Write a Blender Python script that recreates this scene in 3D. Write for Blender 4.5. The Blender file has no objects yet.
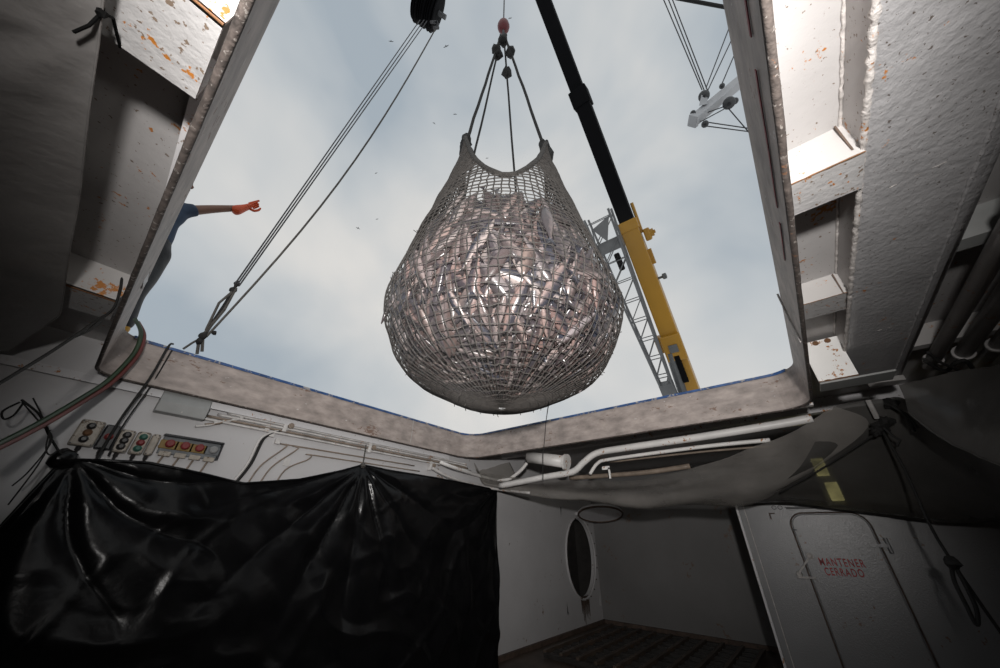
import bpy, math, random
from mathutils import Vector, Matrix, noise
random.seed(7)
PI = math.pi
scene = bpy.context.scene
C = scene.collection
Z0 = 1.55                      # eye height above the hold floor

# ------------------------------------------------------------------ camera
PITCH, ROLL, YAW = .53726, .01804, -2.27178 + PI
FPX = 337.5
f_ = Vector((math.cos(PITCH)*math.sin(YAW), math.cos(PITCH)*math.cos(YAW), math.sin(PITCH)))
r0 = Vector((math.cos(YAW), -math.sin(YAW), 0)); u0 = r0.cross(f_)
r_ = r0*math.cos(ROLL) + u0*math.sin(ROLL); u_ = r_.cross(f_)
cam_d = bpy.data.cameras.new('camera'); cam = bpy.data.objects.new('camera', cam_d); C.objects.link(cam)
cam_d.sensor_width = 36; cam_d.lens = 36*FPX/1000; cam_d.clip_start = .02; cam_d.clip_end = 500
m = Matrix((r_, u_, -f_)).transposed().to_4x4(); m.translation = (0, 0, Z0)
cam.matrix_world = m
scene.camera = cam

# ------------------------------------------------------------------ exposure, sky, flash
vs = scene.view_settings
vs.view_transform = 'Standard'; vs.look = 'None'; vs.exposure = 0.0; vs.gamma = 1; vs.use_curve_mapping = False
w = bpy.data.worlds.new('sky'); scene.world = w; w.use_nodes = True
nt = w.node_tree; nt.nodes.clear()
out = nt.nodes.new('ShaderNodeOutputWorld'); bg = nt.nodes.new('ShaderNodeBackground')
tc = nt.nodes.new('ShaderNodeTexCoord'); mp = nt.nodes.new('ShaderNodeMapping')
mp.inputs['Scale'].default_value = (1, 1, 1.25); mp.inputs['Location'].default_value = (1.2, 8.3, 5.5)
n1 = nt.nodes.new('ShaderNodeTexNoise'); n1.inputs['Scale'].default_value = 1.3; n1.inputs['Detail'].default_value = 4.5
n1.inputs['Roughness'].default_value = .5; n1.inputs['Distortion'].default_value = .35
rp = nt.nodes.new('ShaderNodeValToRGB')
rp.color_ramp.elements[0].position = .34; rp.color_ramp.elements[0].color = (.37, .425, .475, 1)
rp.color_ramp.elements[1].position = .64; rp.color_ramp.elements[1].color = (.72, .705, .68, 1)
e = rp.color_ramp.elements.new(.48); e.color = (.53, .56, .58, 1)
for a, b in ((tc.outputs['Generated'], mp.inputs[0]), (mp.outputs[0], n1.inputs['Vector']), (n1.outputs[0], rp.inputs[0]),
             (rp.outputs[0], bg.inputs[0]), (bg.outputs[0], out.inputs[0])):
    nt.links.new(a, b)
bg.inputs[1].default_value = 1.0
# the photographer's flash, held up beside the lens
fl_d = bpy.data.lights.new('flash', 'SPOT'); fl = bpy.data.objects.new('flash', fl_d); C.objects.link(fl)
fl_d.energy = 720; fl_d.shadow_soft_size = .07; fl_d.spot_size = math.radians(113); fl_d.spot_blend = 1.0
fl_d.color = (1, .97, .94)
fl.location = (-.40, -.42, .36 + Z0)
fl.rotation_euler = Vector((.694, .582, .43)).to_track_quat('-Z', 'Y').to_euler()

# ------------------------------------------------------------------ helpers
def ray(x, y): return r_*((x-500)/FPX) - u_*((y-334)/FPX) + f_
def atx(x, y, X): d = ray(x, y); return d*(X/d.x)
def aty(x, y, Y): d = ray(x, y); return d*(Y/d.y)
def atz(x, y, Z): d = ray(x, y); return d*(Z/d.z)
def ath(x, y, D): d = ray(x, y); return d*(D/math.hypot(d.x, d.y))    # at horizontal distance D
def lerp(a, b, t): return a + (b-a)*t
def nz(x, y, z=0, s=1): return noise.noise(Vector((x*s, y*s, z*s)))

WL = {}                         # world location of each built object
def tag(o, label=None, cat=None, group=None, kind=None):
    if label: o['label'] = label
    if cat: o['category'] = cat
    if group: o['group'] = group
    if kind: o['kind'] = kind
    return o
def thing(name, label, cat, loc, group=None):
    o = bpy.data.objects.new(name, None); C.objects.link(o)
    o.empty_display_size = .1
    o.location = Vector(loc) + Vector((0, 0, Z0)); WL[o.name] = Vector(loc)
    return tag(o, label, cat, group)

class MB:
    def __init__(s): s.v = []; s.f = []
    def add(s, vs, fs):
        k = len(s.v); s.v += [Vector(p) for p in vs]; s.f += [tuple(i+k for i in q) for q in fs]; return s
    def box(s, x0, x1, y0, y1, z0, z1):
        return s.add([(x, y, z) for z in (z0, z1) for y in (y0, y1) for x in (x0, x1)],
                     [(0, 2, 3, 1), (4, 5, 7, 6), (0, 1, 5, 4), (2, 6, 7, 3), (0, 4, 6, 2), (1, 3, 7, 5)])
    def obox(s, c, ax, ay, az):          # centre and three half-axis vectors
        c = Vector(c); ax, ay, az = Vector(ax), Vector(ay), Vector(az)
        return s.add([c+ax*i+ay*j+az*k for k in (-1, 1) for j in (-1, 1) for i in (-1, 1)],
                     [(0, 2, 3, 1), (4, 5, 7, 6), (0, 1, 5, 4), (2, 6, 7, 3), (0, 4, 6, 2), (1, 3, 7, 5)])
    def bar(s, a, b, wx, wy=None, up=(0, 0, 1), w2=None):   # tapering square bar from a to b
        a, b = Vector(a), Vector(b); d = (b-a).normalized(); up = Vector(up)
        if abs(d.dot(up)) > .98: up = Vector((1, 0, 0))
        sx = d.cross(up).normalized(); sy = sx.cross(d); wy = wy or wx; k = (w2 or wx)/wx
        vs = [p + sx*i*wx*q + sy*j*wy*q for p, q in ((a, 1), (b, k)) for j in (-1, 1) for i in (-1, 1)]
        return s.add(vs, [(0, 2, 3, 1), (4, 5, 7, 6), (0, 1, 5, 4), (2, 6, 7, 3), (0, 4, 6, 2), (1, 3, 7, 5)])
    def tube(s, pts, r, n=8, closed=False, cap=True):
        pts = [Vector(p) for p in pts]; N = len(pts); rs = r if isinstance(r, (list, tuple)) else [r]*N
        vs = []; up = None
        for i, p in enumerate(pts):
            a = pts[(i-1) % N] if (closed or i > 0) else p; b = pts[(i+1) % N] if (closed or i < N-1) else p
            d = (b-a)
            d = d.normalized() if d.length > 1e-9 else Vector((0, 0, 1))
            if up is None:
                up = Vector((0, 0, 1)) if abs(d.z) < .9 else Vector((1, 0, 0))
            x = d.cross(up)
            if x.length < 1e-4: x = d.cross(Vector((1, .3, .2)))
            x.normalize(); y = x.cross(d).normalized(); up = y
            for k in range(n):
                t = 2*PI*k/n; vs.append(p + (x*math.cos(t) + y*math.sin(t))*rs[i])
        fs = []
        for i in range(N if closed else N-1):
            j = (i+1) % N
            for k in range(n):
                l = (k+1) % n; fs.append((i*n+k, i*n+l, j*n+l, j*n+k))
        if cap and not closed:
            fs.append(tuple(range(n-1, -1, -1))); fs.append(tuple((N-1)*n+k for k in range(n)))
        return s.add(vs, fs)
    def lathe(s, c, axis, prof, n=20):   # prof: (along, radius)
        c = Vector(c); ax = Vector(axis).normalized()
        x = ax.cross(Vector((0, 0, 1)) if abs(ax.z) < .9 else Vector((1, 0, 0))).normalized(); y = ax.cross(x)
        vs = [c + ax*h + (x*math.cos(2*PI*k/n) + y*math.sin(2*PI*k/n))*max(r, 1e-4) for h, r in prof for k in range(n)]
        fs = [(i*n+k, i*n+(k+1) % n, (i+1)*n+(k+1) % n, (i+1)*n+k) for i in range(len(prof)-1) for k in range(n)]
        fs.append(tuple(range(n-1, -1, -1))); fs.append(tuple((len(prof)-1)*n+k for k in range(n)))
        return s.add(vs, fs)
    def blob(s, c, r, amp=.25, n=10, seed=0, sq=(1, 1, 1)):
        vs = []; fs = []; R = n//2+1
        for i in range(R+1):
            for k in range(n):
                a = PI*i/R; t = 2*PI*k/n
                d = Vector((math.sin(a)*math.cos(t), math.sin(a)*math.sin(t), math.cos(a)))
                q = r*(1 + amp*nz(d.x*1.7+seed*3.1, d.y*1.7, d.z*1.7))
                vs.append(Vector(c) + Vector((d.x*sq[0], d.y*sq[1], d.z*sq[2]))*q)
        for i in range(R):
            for k in range(n):
                l = (k+1) % n; fs.append((i*n+k, (i+1)*n+k, (i+1)*n+l, i*n+l))
        return s.add(vs, fs)
    def grid(s, P):                       # P[i][j] points
        n = len(P[0])
        return s.add([p for row in P for p in row],
                     [(i*n+j, i*n+j+1, (i+1)*n+j+1, (i+1)*n+j) for i in range(len(P)-1) for j in range(n-1)])
    def prism(s, pts, d):                 # polygon extruded along d
        n = len(pts); d = Vector(d); pts = [Vector(p) for p in pts]
        return s.add(pts + [p+d for p in pts], [tuple(range(n-1, -1, -1)), tuple(range(n, 2*n))] +
                     [(k, (k+1) % n, n+(k+1) % n, n+k) for k in range(n)])
    def build(s, name, mat, parent=None, label=None, cat=None, group=None, kind=None, bevel=0, smooth=False, solid=0, recalc=True):
        me = bpy.data.meshes.new(name)
        if parent is not None: org = WL[parent.name]
        else:
            lo = Vector([min(p[i] for p in s.v) for i in range(3)]); hi = Vector([max(p[i] for p in s.v) for i in range(3)])
            org = Vector(((lo.x+hi.x)/2, (lo.y+hi.y)/2, lo.z))
        me.from_pydata([p-org for p in s.v], [], s.f); me.update()
        if recalc:
            import bmesh
            bm = bmesh.new(); bm.from_mesh(me); bmesh.ops.recalc_face_normals(bm, faces=bm.faces); bm.to_mesh(me); bm.free()
        if smooth:
            for p in me.polygons: p.use_smooth = True
        o = bpy.data.objects.new(name, me); C.objects.link(o); WL[o.name] = org
        if parent is None: o.location = org + Vector((0, 0, Z0))
        else: o.parent = parent
        me.materials.append(mat)
        if solid:
            q = o.modifiers.new('thickness', 'SOLIDIFY'); q.thickness = solid; q.offset = 0
        if bevel:
            q = o.modifiers.new('bevel', 'BEVEL'); q.width = bevel; q.segments = 2; q.limit_method = 'ANGLE'
        return tag(o, label, cat, group, kind)

def smooth_path(pts, n=6):
    pts = [Vector(p) for p in pts]; o = []
    for i in range(len(pts)-1):
        p0 = pts[max(i-1, 0)]; p1 = pts[i]; p2 = pts[i+1]; p3 = pts[min(i+2, len(pts)-1)]
        for k in range(n):
            t = k/n
            o.append(.5*((2*p1) + (p2-p0)*t + (2*p0-5*p1+4*p2-p3)*t*t + (3*p1-p0-3*p2+p3)*t**3))
    return o + [pts[-1]]

# ------------------------------------------------------------------ materials
def newmat(name):
    m = bpy.data.materials.new(name); m.use_nodes = True; t = m.node_tree; t.nodes.clear()
    return m, t, t.nodes.new, t.links.new
def surf(name, base, rough=.5, var=.15, vscale=3, bump=.15, bscale=40, rust=0, rscale=5, rcol=(.36, .135, .022),
         spots=0, sscale=30, scol=(.08, .06, .045), metal=0, spec=.5, coat=0, alpha=None, stretch=(1, 1, 1), bdist=.004):
    m, t, N, L = newmat(name)
    o = N('ShaderNodeOutputMaterial'); b = N('ShaderNodeBsdfPrincipled'); L(b.outputs[0], o.inputs[0])
    tc = N('ShaderNodeTexCoord'); mp = N('ShaderNodeMapping'); mp.inputs['Scale'].default_value = stretch
    L(tc.outputs['Object'], mp.inputs[0]); co = mp.outputs[0]
    def noi(sc, det=5, ro=.6, off=0):
        n = N('ShaderNodeTexNoise'); n.inputs['Scale'].default_value = sc; n.inputs['Detail'].default_value = det
        n.inputs['Roughness'].default_value = ro
        if off:
            v = N('ShaderNodeVectorMath'); v.operation = 'ADD'; v.inputs[1].default_value = (off, off*.7, off*1.3); L(co, v.inputs[0]); L(v.outputs[0], n.inputs['Vector'])
        else: L(co, n.inputs['Vector'])
        return n.outputs[0]
    def ramp(src, a, b_):
        r = N('ShaderNodeMapRange'); r.inputs[1].default_value = a; r.inputs[2].default_value = b_; r.clamp = True; L(src, r.inputs[0]); return r.outputs[0]
    def mix(fac, c1, c2):
        x = N('ShaderNodeMix'); x.data_type = 'RGBA'
        L(fac, x.inputs[0])
        for k, c in ((6, c1), (7, c2)):
            if isinstance(c, tuple): x.inputs[k].default_value = (*c, 1) if len(c) == 3 else c
            else: L(c, x.inputs[k])
        return x.outputs[2]
    lo = tuple(c*(1-var) for c in base); hi = tuple(min(1, c*(1+var*.6)) for c in base)
    col = mix(ramp(noi(vscale), .3, .7), lo, hi)
    if spots:
        col = mix(ramp(noi(sscale, 3, .6, 5), 1-spots, 1-spots+.03), col, scol)
    if rust:
        mul = N('ShaderNodeMath'); mul.operation = 'MULTIPLY'
        L(noi(rscale, 2, .5, 11), mul.inputs[0]); L(noi(rscale*6, 4, .65, 3), mul.inputs[1])
        col = mix(ramp(mul.outputs[0], .42-rust, .45-rust), col, rcol)
    L(col, b.inputs['Base Color'])
    b.inputs['Roughness'].default_value = rough; b.inputs['Metallic'].default_value = metal
    b.inputs['Specular IOR Level'].default_value = spec; b.inputs['Coat Weight'].default_value = coat
    if bump:
        u = N('ShaderNodeBump'); u.inputs['Strength'].default_value = bump; u.inputs['Distance'].default_value = bdist
        L(noi(bscale, 4, .6, 2), u.inputs['Height']); L(u.outputs[0], b.inputs['Normal'])
    return m
def plastic(name, col, alpha, rough=.3, bscale=14, bump=.4, spec=.5):
    m, t, N, L = newmat(name)
    o = N('ShaderNodeOutputMaterial'); b = N('ShaderNodeBsdfPrincipled'); tr = N('ShaderNodeBsdfTransparent'); mx = N('ShaderNodeMixShader')
    tl = N('ShaderNodeBsdfTranslucent'); m2 = N('ShaderNodeMixShader'); m2.inputs[0].default_value = .3
    tr.inputs[0].default_value = (.85, .85, .83, 1)
    tc = N('ShaderNodeTexCoord'); n = N('ShaderNodeTexNoise'); n.inputs['Scale'].default_value = 2.2; n.inputs['Detail'].default_value = 6
    r = N('ShaderNodeMapRange'); r.inputs[1].default_value = .3; r.inputs[2].default_value = .7; r.inputs[3].default_value = alpha-.12; r.inputs[4].default_value = min(1, alpha+.12)
    L(tc.outputs['Object'], n.inputs['Vector']); L(n.outputs[0], r.inputs[0])
    b.inputs['Base Color'].default_value = (*col, 1); b.inputs['Roughness'].default_value = rough; tl.inputs[0].default_value = (*col, 1)
    b.inputs['Specular IOR Level'].default_value = spec
    n2 = N('ShaderNodeTexNoise'); n2.inputs['Scale'].default_value = bscale; n2.inputs['Detail'].default_value = 5
    u = N('ShaderNodeBump'); u.inputs['Strength'].default_value = bump; u.inputs['Distance'].default_value = .012
    L(tc.outputs['Object'], n2.inputs['Vector']); L(n2.outputs[0], u.inputs['Height']); L(u.outputs[0], b.inputs['Normal'])
    L(b.outputs[0], m2.inputs[1]); L(tl.outputs[0], m2.inputs[2])
    L(r.outputs[0], mx.inputs[0]); L(tr.outputs[0], mx.inputs[1]); L(m2.outputs[0], mx.inputs[2]); L(mx.outputs[0], o.inputs[0])
    return m

M = {}
M['white'] = surf('white_paint', (.40, .385, .38), .42, .07, 2.5, .35, 26, .06, 5, spots=.35, sscale=46, scol=(.16, .12, .09))
M['white_clean'] = surf('white_paint_clean', (.60, .59, .60), .45, .08, 1.5, .15, 30, .035, 4, spots=.34, sscale=46, scol=(.2, .15, .11))
M['white_rust'] = surf('white_paint_rusty', (.40, .385, .375), .4, .05, 2.5, .25, 26, .075, 7)
M['white_flashlit'] = surf('white_paint_flashlit', (.85, .84, .82), .35, .04, 2.5, .2, 26, .068, 8)  # header beam white, strong flash light put into the base colour
M['speckled'] = surf('speckled_grey_paint', (.31, .305, .31), .4, .15, 5, .45, 34, .02, 6, spots=.36, sscale=75, scol=(.09, .075, .065), bdist=.012)
M['beam_soffit'] = surf('spattered_white_paint', (.37, .362, .36), .42, .1, 6, .5, 30, .05, 7, spots=.39, sscale=44, scol=(.16, .12, .09), bdist=.008)
M['coaming'] = surf('worn_coaming_steel', (.37, .315, .288), .55, .4, 5, .3, 30, .06, 3, (.20, .13, .10), spots=.31, sscale=14, scol=(.55, .52, .5), stretch=(1, 1, 2.2))
M['lip'] = surf('rough_brown_edge', (.075, .06, .053), .8, .6, 24, .5, 60, .05, 9, (.16, .08, .045), spots=.40, sscale=40, scol=(.2, .18, .165), bdist=.008)
M['blue'] = surf('chipped_blue_paint', (.028, .085, .24), .45, .5, 8, .4, 40, .13, 9, (.32, .30, .29))
M['deck'] = surf('deck_steel', (.16, .16, .16), .7, .2)
M['weld'] = surf('weld_bead', (.50, .47, .45), .5, .4, 20, .8, 40, .03, 10, bdist=.01)
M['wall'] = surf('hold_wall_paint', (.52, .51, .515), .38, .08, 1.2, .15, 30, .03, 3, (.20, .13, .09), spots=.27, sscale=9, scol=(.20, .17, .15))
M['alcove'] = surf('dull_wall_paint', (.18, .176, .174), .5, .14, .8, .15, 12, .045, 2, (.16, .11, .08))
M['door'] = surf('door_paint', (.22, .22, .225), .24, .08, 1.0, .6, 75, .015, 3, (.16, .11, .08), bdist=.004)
M['floor'] = surf('dirty_floor', (.075, .055, .042), .5, .5, 3, .6, 12, .06, 4, (.14, .07, .03), bdist=.01)
M['grate'] = surf('dark_grate', (.03, .027, .025), .5, .4, 6)
M['rust'] = surf('rust', (.16, .075, .032), .8, .5, 12, .6, 30)
M['stain'] = surf('rust_stain', (.09, .06, .045), .7, .5, 12, .3, 30)
M['black'] = surf('black_tarpaulin', (.0045, .0045, .005), .24, .3, 6, .22, 9, spec=.22, bdist=.012)
M['plastic'] = plastic('cloudy_plastic', (.50, .47, .44), .46, .13, 14, .5, .9)
M['plastic_dark'] = plastic('grimy_plastic', (.12, .115, .11), .86, .25)
M['plastic_curtain'] = plastic('grimy_curtain_plastic', (.25, .238, .23), .92, .28, 6, 1.0)
M['twine'] = surf('net_twine', (.062, .055, .05), .75, .35, 20, .5, 120)
M['rope_dark'] = surf('dark_rope', (.013, .0125, .012), .8, .3, 20, .6, 90)
M['rope_grey'] = surf('grey_rope', (.085, .078, .07), .8, .3, 20, .6, 90)
M['rope_rim'] = surf('rim_rope', (.055, .05, .045), .85, .4, 20, .8, 60, bdist=.02)
M['wire'] = surf('steel_wire', (.05, .05, .055), .5, .2)
M['yellow'] = surf('crane_yellow', (.40, .205, .016), .4, .12, .6, .1, 8)
M['boom_black'] = surf('boom_black', (.004, .004, .005), .8, .2, spec=.1)
M['boom_grey'] = surf('boom_grey', (.11, .115, .12), .5, .2)
M['lattice'] = surf('lattice_grey', (.13, .135, .14), .5, .2)
M['derrick'] = surf('derrick_white', (.55, .56, .58), .45, .15, 2)
M['red'] = surf('red_ball', (.13, .010, .014), .4, .2)
M['redtext'] = surf('red_stencil_paint', (.33, .022, .025), .5, .35, 30)
M['redline'] = surf('red_paint_line', (.26, .04, .05), .55, .5, 20)
M['hose_red'] = surf('red_hose', (.12, .02, .015), .45, .3)
M['hose_green'] = surf('green_hose', (.02, .045, .017), .45, .3)
M['pipe'] = surf('painted_pipe', (.40, .385, .38), .4, .15, 5, .5, 30, .06, 6, bdist=.008, spots=.33, sscale=22, scol=(.16, .12, .1))
M['pipe_white'] = surf('white_pipe', (.78, .76, .74), .4, .1, 5, .2, 30, .07, 6)
M['pipe_brown'] = surf('brown_conduit', (.24, .19, .15), .5, .4, 8)
M['conduit'] = surf('conduit', (.58, .56, .545), .4, .25, 8, .2, 40, .07, 10)
M['box_cream'] = surf('switch_box_cream', (.36, .32, .27), .45, .25, 15, .2, 40, .11, 20, (.12, .08, .05))
M['box_grey'] = surf('switch_box_grey', (.14, .15, .16), .45, .2, 10)
M['box_black'] = surf('switch_box_black', (.012, .012, .015), .4, .2)
M['knob_yellow'] = surf('yellow_plate', (.22, .13, .02), .5, .2)
M['knob_red'] = surf('red_button', (.17, .014, .014), .5, .2)
M['knob_green'] = surf('green_button', (.012, .085, .06), .5, .2)
M['knob_black'] = surf('black_button', (.02, .018, .018), .35, .2)
M['knob_grey'] = surf('grey_button', (.22, .22, .22), .4, .2)
M['skin'] = surf('skin', (.20, .10, .065), .5, .15, 10, .1, 60)
M['glove'] = surf('orange_glove', (.62, .085, .02), .45, .15, 10, .2, 60)
M['shirt'] = surf('blue_shirt', (.035, .06, .105), .8, .25, 8, .4, 20, bdist=.01)
M['apron'] = surf('dark_overalls', (.022, .024, .028), .6, .3, 8, .5, 14, bdist=.02)
M['boot'] = surf('yellow_boot', (.45, .24, .02), .5, .2)
M['hair'] = surf('dark_hair', (.012, .01, .008), .6, .3)
M['cord_black'] = surf('matt_black_cord', (.004, .004, .004), .9, .2, spec=.05)
M['bird'] = surf('gull_grey', (.07, .07, .075), .7, .3)
M['duct'] = surf('grey_duct', (.28, .285, .28), .45, .15, 4, .1)
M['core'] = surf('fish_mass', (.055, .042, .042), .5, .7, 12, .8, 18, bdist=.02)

def fish_material():
    m, t, N, L = newmat('fish_skin')
    o = N('ShaderNodeOutputMaterial'); b = N('ShaderNodeBsdfPrincipled'); L(b.outputs[0], o.inputs[0])
    oi = N('ShaderNodeObjectInfo'); ge = N('ShaderNodeNewGeometry'); ad = N('ShaderNodeMath'); ad.operation = 'ADD'; fr = N('ShaderNodeMath'); fr.operation = 'FRACT'
    L(oi.outputs['Random'], ad.inputs[0]); L(ge.outputs['Random Per Island'], ad.inputs[1]); L(ad.outputs[0], fr.inputs[0])
    def cr(stops):
        r = N('ShaderNodeValToRGB'); el = r.color_ramp.elements
        el[0].position, el[0].color = stops[0][0], (*stops[0][1], 1); el[1].position, el[1].color = stops[-1][0], (*stops[-1][1], 1)
        for p, c in stops[1:-1]: q = el.new(p); q.color = (*c, 1)
        return r
    belly = cr([(0, (.36, .27, .245)), (.2, (.22, .14, .125)), (.36, (.44, .38, .36)), (.52, (.10, .075, .078)), (.66, (.32, .255, .245)), (.8, (.13, .095, .085)), (.9, (.29, .26, .27)), (1, (.24, .17, .145))])
    back = cr([(0, (.07, .05, .05)), (.3, (.03, .034, .05)), (.6, (.10, .068, .06)), (.8, (.04, .036, .042)), (1, (.08, .055, .05))])
    L(fr.outputs[0], belly.inputs[0]); L(fr.outputs[0], back.inputs[0])
    at = N('ShaderNodeAttribute'); at.attribute_name = 'back'
    tc = N('ShaderNodeTexCoord'); n = N('ShaderNodeTexNoise'); n.inputs['Scale'].default_value = 16; n.inputs['Detail'].default_value = 5
    L(tc.outputs['Object'], n.inputs['Vector'])
    a2 = N('ShaderNodeMath'); a2.operation = 'MULTIPLY_ADD'; a2.inputs[1].default_value = .9; L(n.outputs[0], a2.inputs[0])
    s2 = N('ShaderNodeMath'); s2.operation = 'SUBTRACT'; s2.inputs[1].default_value = .45; L(at.outputs['Fac'], s2.inputs[0]); L(s2.outputs[0], a2.inputs[2])
    mr = N('ShaderNodeMapRange'); mr.inputs[1].default_value = .2; mr.inputs[2].default_value = .62; L(a2.outputs[0], mr.inputs[0])
    mx = N('ShaderNodeMix'); mx.data_type = 'RGBA'; L(mr.outputs[0], mx.inputs[0]); L(belly.outputs[0], mx.inputs[6]); L(back.outputs[0], mx.inputs[7])
    L(mx.outputs[2], b.inputs['Base Color']); b.inputs['Roughness'].default_value = .3; b.inputs['Specular IOR Level'].default_value = .7
    u = N('ShaderNodeBump'); u.inputs['Strength'].default_value = .3; u.inputs['Distance'].default_value = .006; L(n.outputs[0], u.inputs['Height']); L(u.outputs[0], b.inputs['Normal'])
    return m
M['fish'] = fish_material()

# ================================================================== SETTING
HX0, HX1, HY0, HY1, ZB, ZT, ZD = -.16, 4.10, -.27, 4.05, 1.05, 1.43, 1.35   # hatch opening, coaming bottom/top, deckhead
FL = -1.55
WY, EX = 4.17, 8.5
def struct(mb, name, mat, parent=None, **k): return mb.build(name, mat, parent, kind='structure', **k)
struct(MB().box(-3, 9.2, -3, 4.6, FL-.1, FL), 'floor', M['floor'])
g = .06
b = MB().box(-3.1, HX0-g, -3.1, 7.5, ZD, ZT-.02).box(HX1+g, 9.2, -3.1, 7.5, ZD, ZT-.02)
b.box(HX0-g, HX1+g, -3.1, HY0-g, ZD, ZT-.02).box(HX0-g, HX1+g, HY1+g, 7.5, ZD, ZT-.02)
struct(b, 'ceiling', M['white'])
# port wall with a real oval manhole
cxh, czh, ra, rb = 7.74, -.36, .60, .70
N_ = 40
def ring(r1, r2, y): return [Vector((cxh + r1*math.cos(2*PI*k/N_), y, czh + r2*math.sin(2*PI*k/N_))) for k in range(N_)]
b = MB()
b.box(-3, cxh-.7, WY, WY+.06, FL, ZD).box(cxh+.7, EX+.1, WY, WY+.06, FL, ZD)
b.box(cxh-.7, cxh+.7, WY, WY+.06, czh+.9, ZD).box(cxh-.7, cxh+.7, WY, WY+.06, FL, czh-.9)
def sqp(k, y):
    t = 2*PI*k/N_; c, s = math.cos(t), math.sin(t); q = min(.7/max(abs(c), 1e-6), .9/max(abs(s), 1e-6))
    return Vector((cxh+c*q, y, czh+s*q))
vs_ = [sqp(k, WY) for k in range(N_)] + ring(ra, rb, WY) + ring(ra, rb, WY+.06)
b.add(vs_, [(i*N_+k, i*N_+(k+1) % N_, (i+1)*N_+(k+1) % N_, (i+1)*N_+k) for i in range(2) for k in range(N_)])
struct(b, 'wall_left', M['wall'], recalc=False)
# the dark tank behind the manhole
b = MB().box(cxh-.75, cxh+.75, WY+.5, WY+.55, FL, .7)
b.box(cxh-.8, cxh-.75, WY+.06, WY+.55, FL, .7).box(cxh+.75, cxh+.8, WY+.06, WY+.55, FL, .7).box(cxh-.8, cxh+.8, WY+.06, WY+.55, .7, .75)
struct(b, 'wall_tank', M['grate'])
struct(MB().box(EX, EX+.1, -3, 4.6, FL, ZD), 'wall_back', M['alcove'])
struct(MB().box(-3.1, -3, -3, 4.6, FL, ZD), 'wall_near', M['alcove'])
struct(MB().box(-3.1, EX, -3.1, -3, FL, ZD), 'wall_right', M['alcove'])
# bulkhead with the door
BX = 5.9
pl = atx(735, 505, BX); BY = pl.y
part = struct(MB().box(BX, BX+.05, -3, BY, FL, .48), 'wall_bulkhead', M['door'])
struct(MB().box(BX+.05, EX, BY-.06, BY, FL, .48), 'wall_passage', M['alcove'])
struct(MB().bar((BX-.015, BY-.01, FL), (BX-.015, BY-.01, .48), .012, .012), 'trim_1', M['white_clean'])
struct(MB().bar((BX-.006, BY-.09, FL), (BX-.006, BY-.09, .48), .004, .007), 'trim_2', M['weld'])

# ------------------------------------------------------------------ hatch coaming
def rrect(off, z, rad=.30, n=8, lean=0):
    P = []
    x0, x1, y0, y1 = HX0-off, HX1+off, HY0-off, HY1+off
    for (cx, cy, a0, r) in ((x1, y0, -PI/2, rad*.75), (x1, y1, 0, rad), (x0, y1, PI/2, rad*.55), (x0, y0, PI, rad*.5)):
        sx = -1 if cx == x1 else 1; sy = -1 if cy == y1 else 1
        rr = r+off
        for k in range(n+1):
            t = a0 + (PI/2)*k/n
            P.append(Vector((cx+sx*rr + rr*math.cos(t), cy+sy*rr + rr*math.sin(t), z)))
    return P
def dense(P, step=.12):
    o = []
    for i in range(len(P)):
        a, b_ = P[i], P[(i+1) % len(P)]; k = max(1, int((b_-a).length/step))
        o += [a.lerp(b_, j/k) for j in range(k)]
    return o
coam = thing('hatch_coaming', 'worn grey steel coaming framing the open hatch overhead', 'hatch coaming', (HX1, HY1, ZB))
prof = [(0, ZB+.012), (.003, ZB+.15), (.005, ZT-.015), (.022, ZT-.015), (.022, ZB+.012)]
rows = [dense(rrect(o_, z)) for o_, z in prof]
n = min(len(r) for r in rows)
def ringset(prof):                       # closed sweep round the hatch
    base = dense(rrect(0, 0)); cen = Vector(((HX0+HX1)/2, (HY0+HY1)/2, 0)); nb = len(base); V_ = []
    for i, p in enumerate(base):
        t = (base[(i+1) % nb]-base[i-1]).normalized(); nrm = Vector((t.y, -t.x, 0))
        V_.append([p + nrm*o_ + Vector((0, 0, z)) for o_, z in prof])
    mb = MB(); k = len(prof)
    mb.add([q for r in V_ for q in r], [(i*k+j, i*k+(j+1) % k, ((i+1) % nb)*k+(j+1) % k, ((i+1) % nb)*k+j) for i in range(nb) for j in range(k)])
    return mb, base, V_
mb, base, V_ = ringset(prof); mb.build('plate', M['coaming'], coam, smooth=False)
lipp = [r[0] + Vector((0, 0, -.004)) for r in V_]
lipp = [p + Vector((nz(p.x*9, p.y*9, 1)*.004, nz(p.x*9, p.y*9, 5)*.004, nz(p.x*7, p.y*7, 9)*.005)) for p in lipp]
nrm_mid = [(r[0]+r[4])/2 + Vector((0, 0, -.004 + .006*nz(r[0].x*8, r[0].y*8, 2))) for r in V_]
MB().tube(nrm_mid, [.0115+.002*nz(p.x*15, p.y*15, 3) for p in nrm_mid], 8, closed=True).build('bottom_lip', M['lip'], coam, smooth=True, label='rough brown rusted lower edge')
kp = [r[2] for r in V_]; i0 = min(range(len(kp)), key=lambda i: (kp[i]-Vector((HX1, HY0, ZT))).length); i1 = min(range(len(kp)), key=lambda i: (kp[i]-Vector((HX0, HY1, ZT))).length)
EP = [(V_[i][2]+V_[i][3])/2 for i in range(i0, i1)]
b = MB(); vv = []
for i, p in enumerate(EP):
    t_ = (EP[min(i+1, len(EP)-1)]-EP[max(i-1, 0)]).normalized(); n_ = Vector((t_.y, -t_.x, 0))
    vv += [p + n_*o_ + Vector((0, 0, z_)) for o_, z_ in ((-.019, -.016), (-.021, .008), (.03, .008), (.03, -.016))]
b.add(vv, [(i*4+j, i*4+(j+1) % 4, (i+1)*4+(j+1) % 4, (i+1)*4+j) for i in range(len(EP)-1) for j in range(4)])
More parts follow.
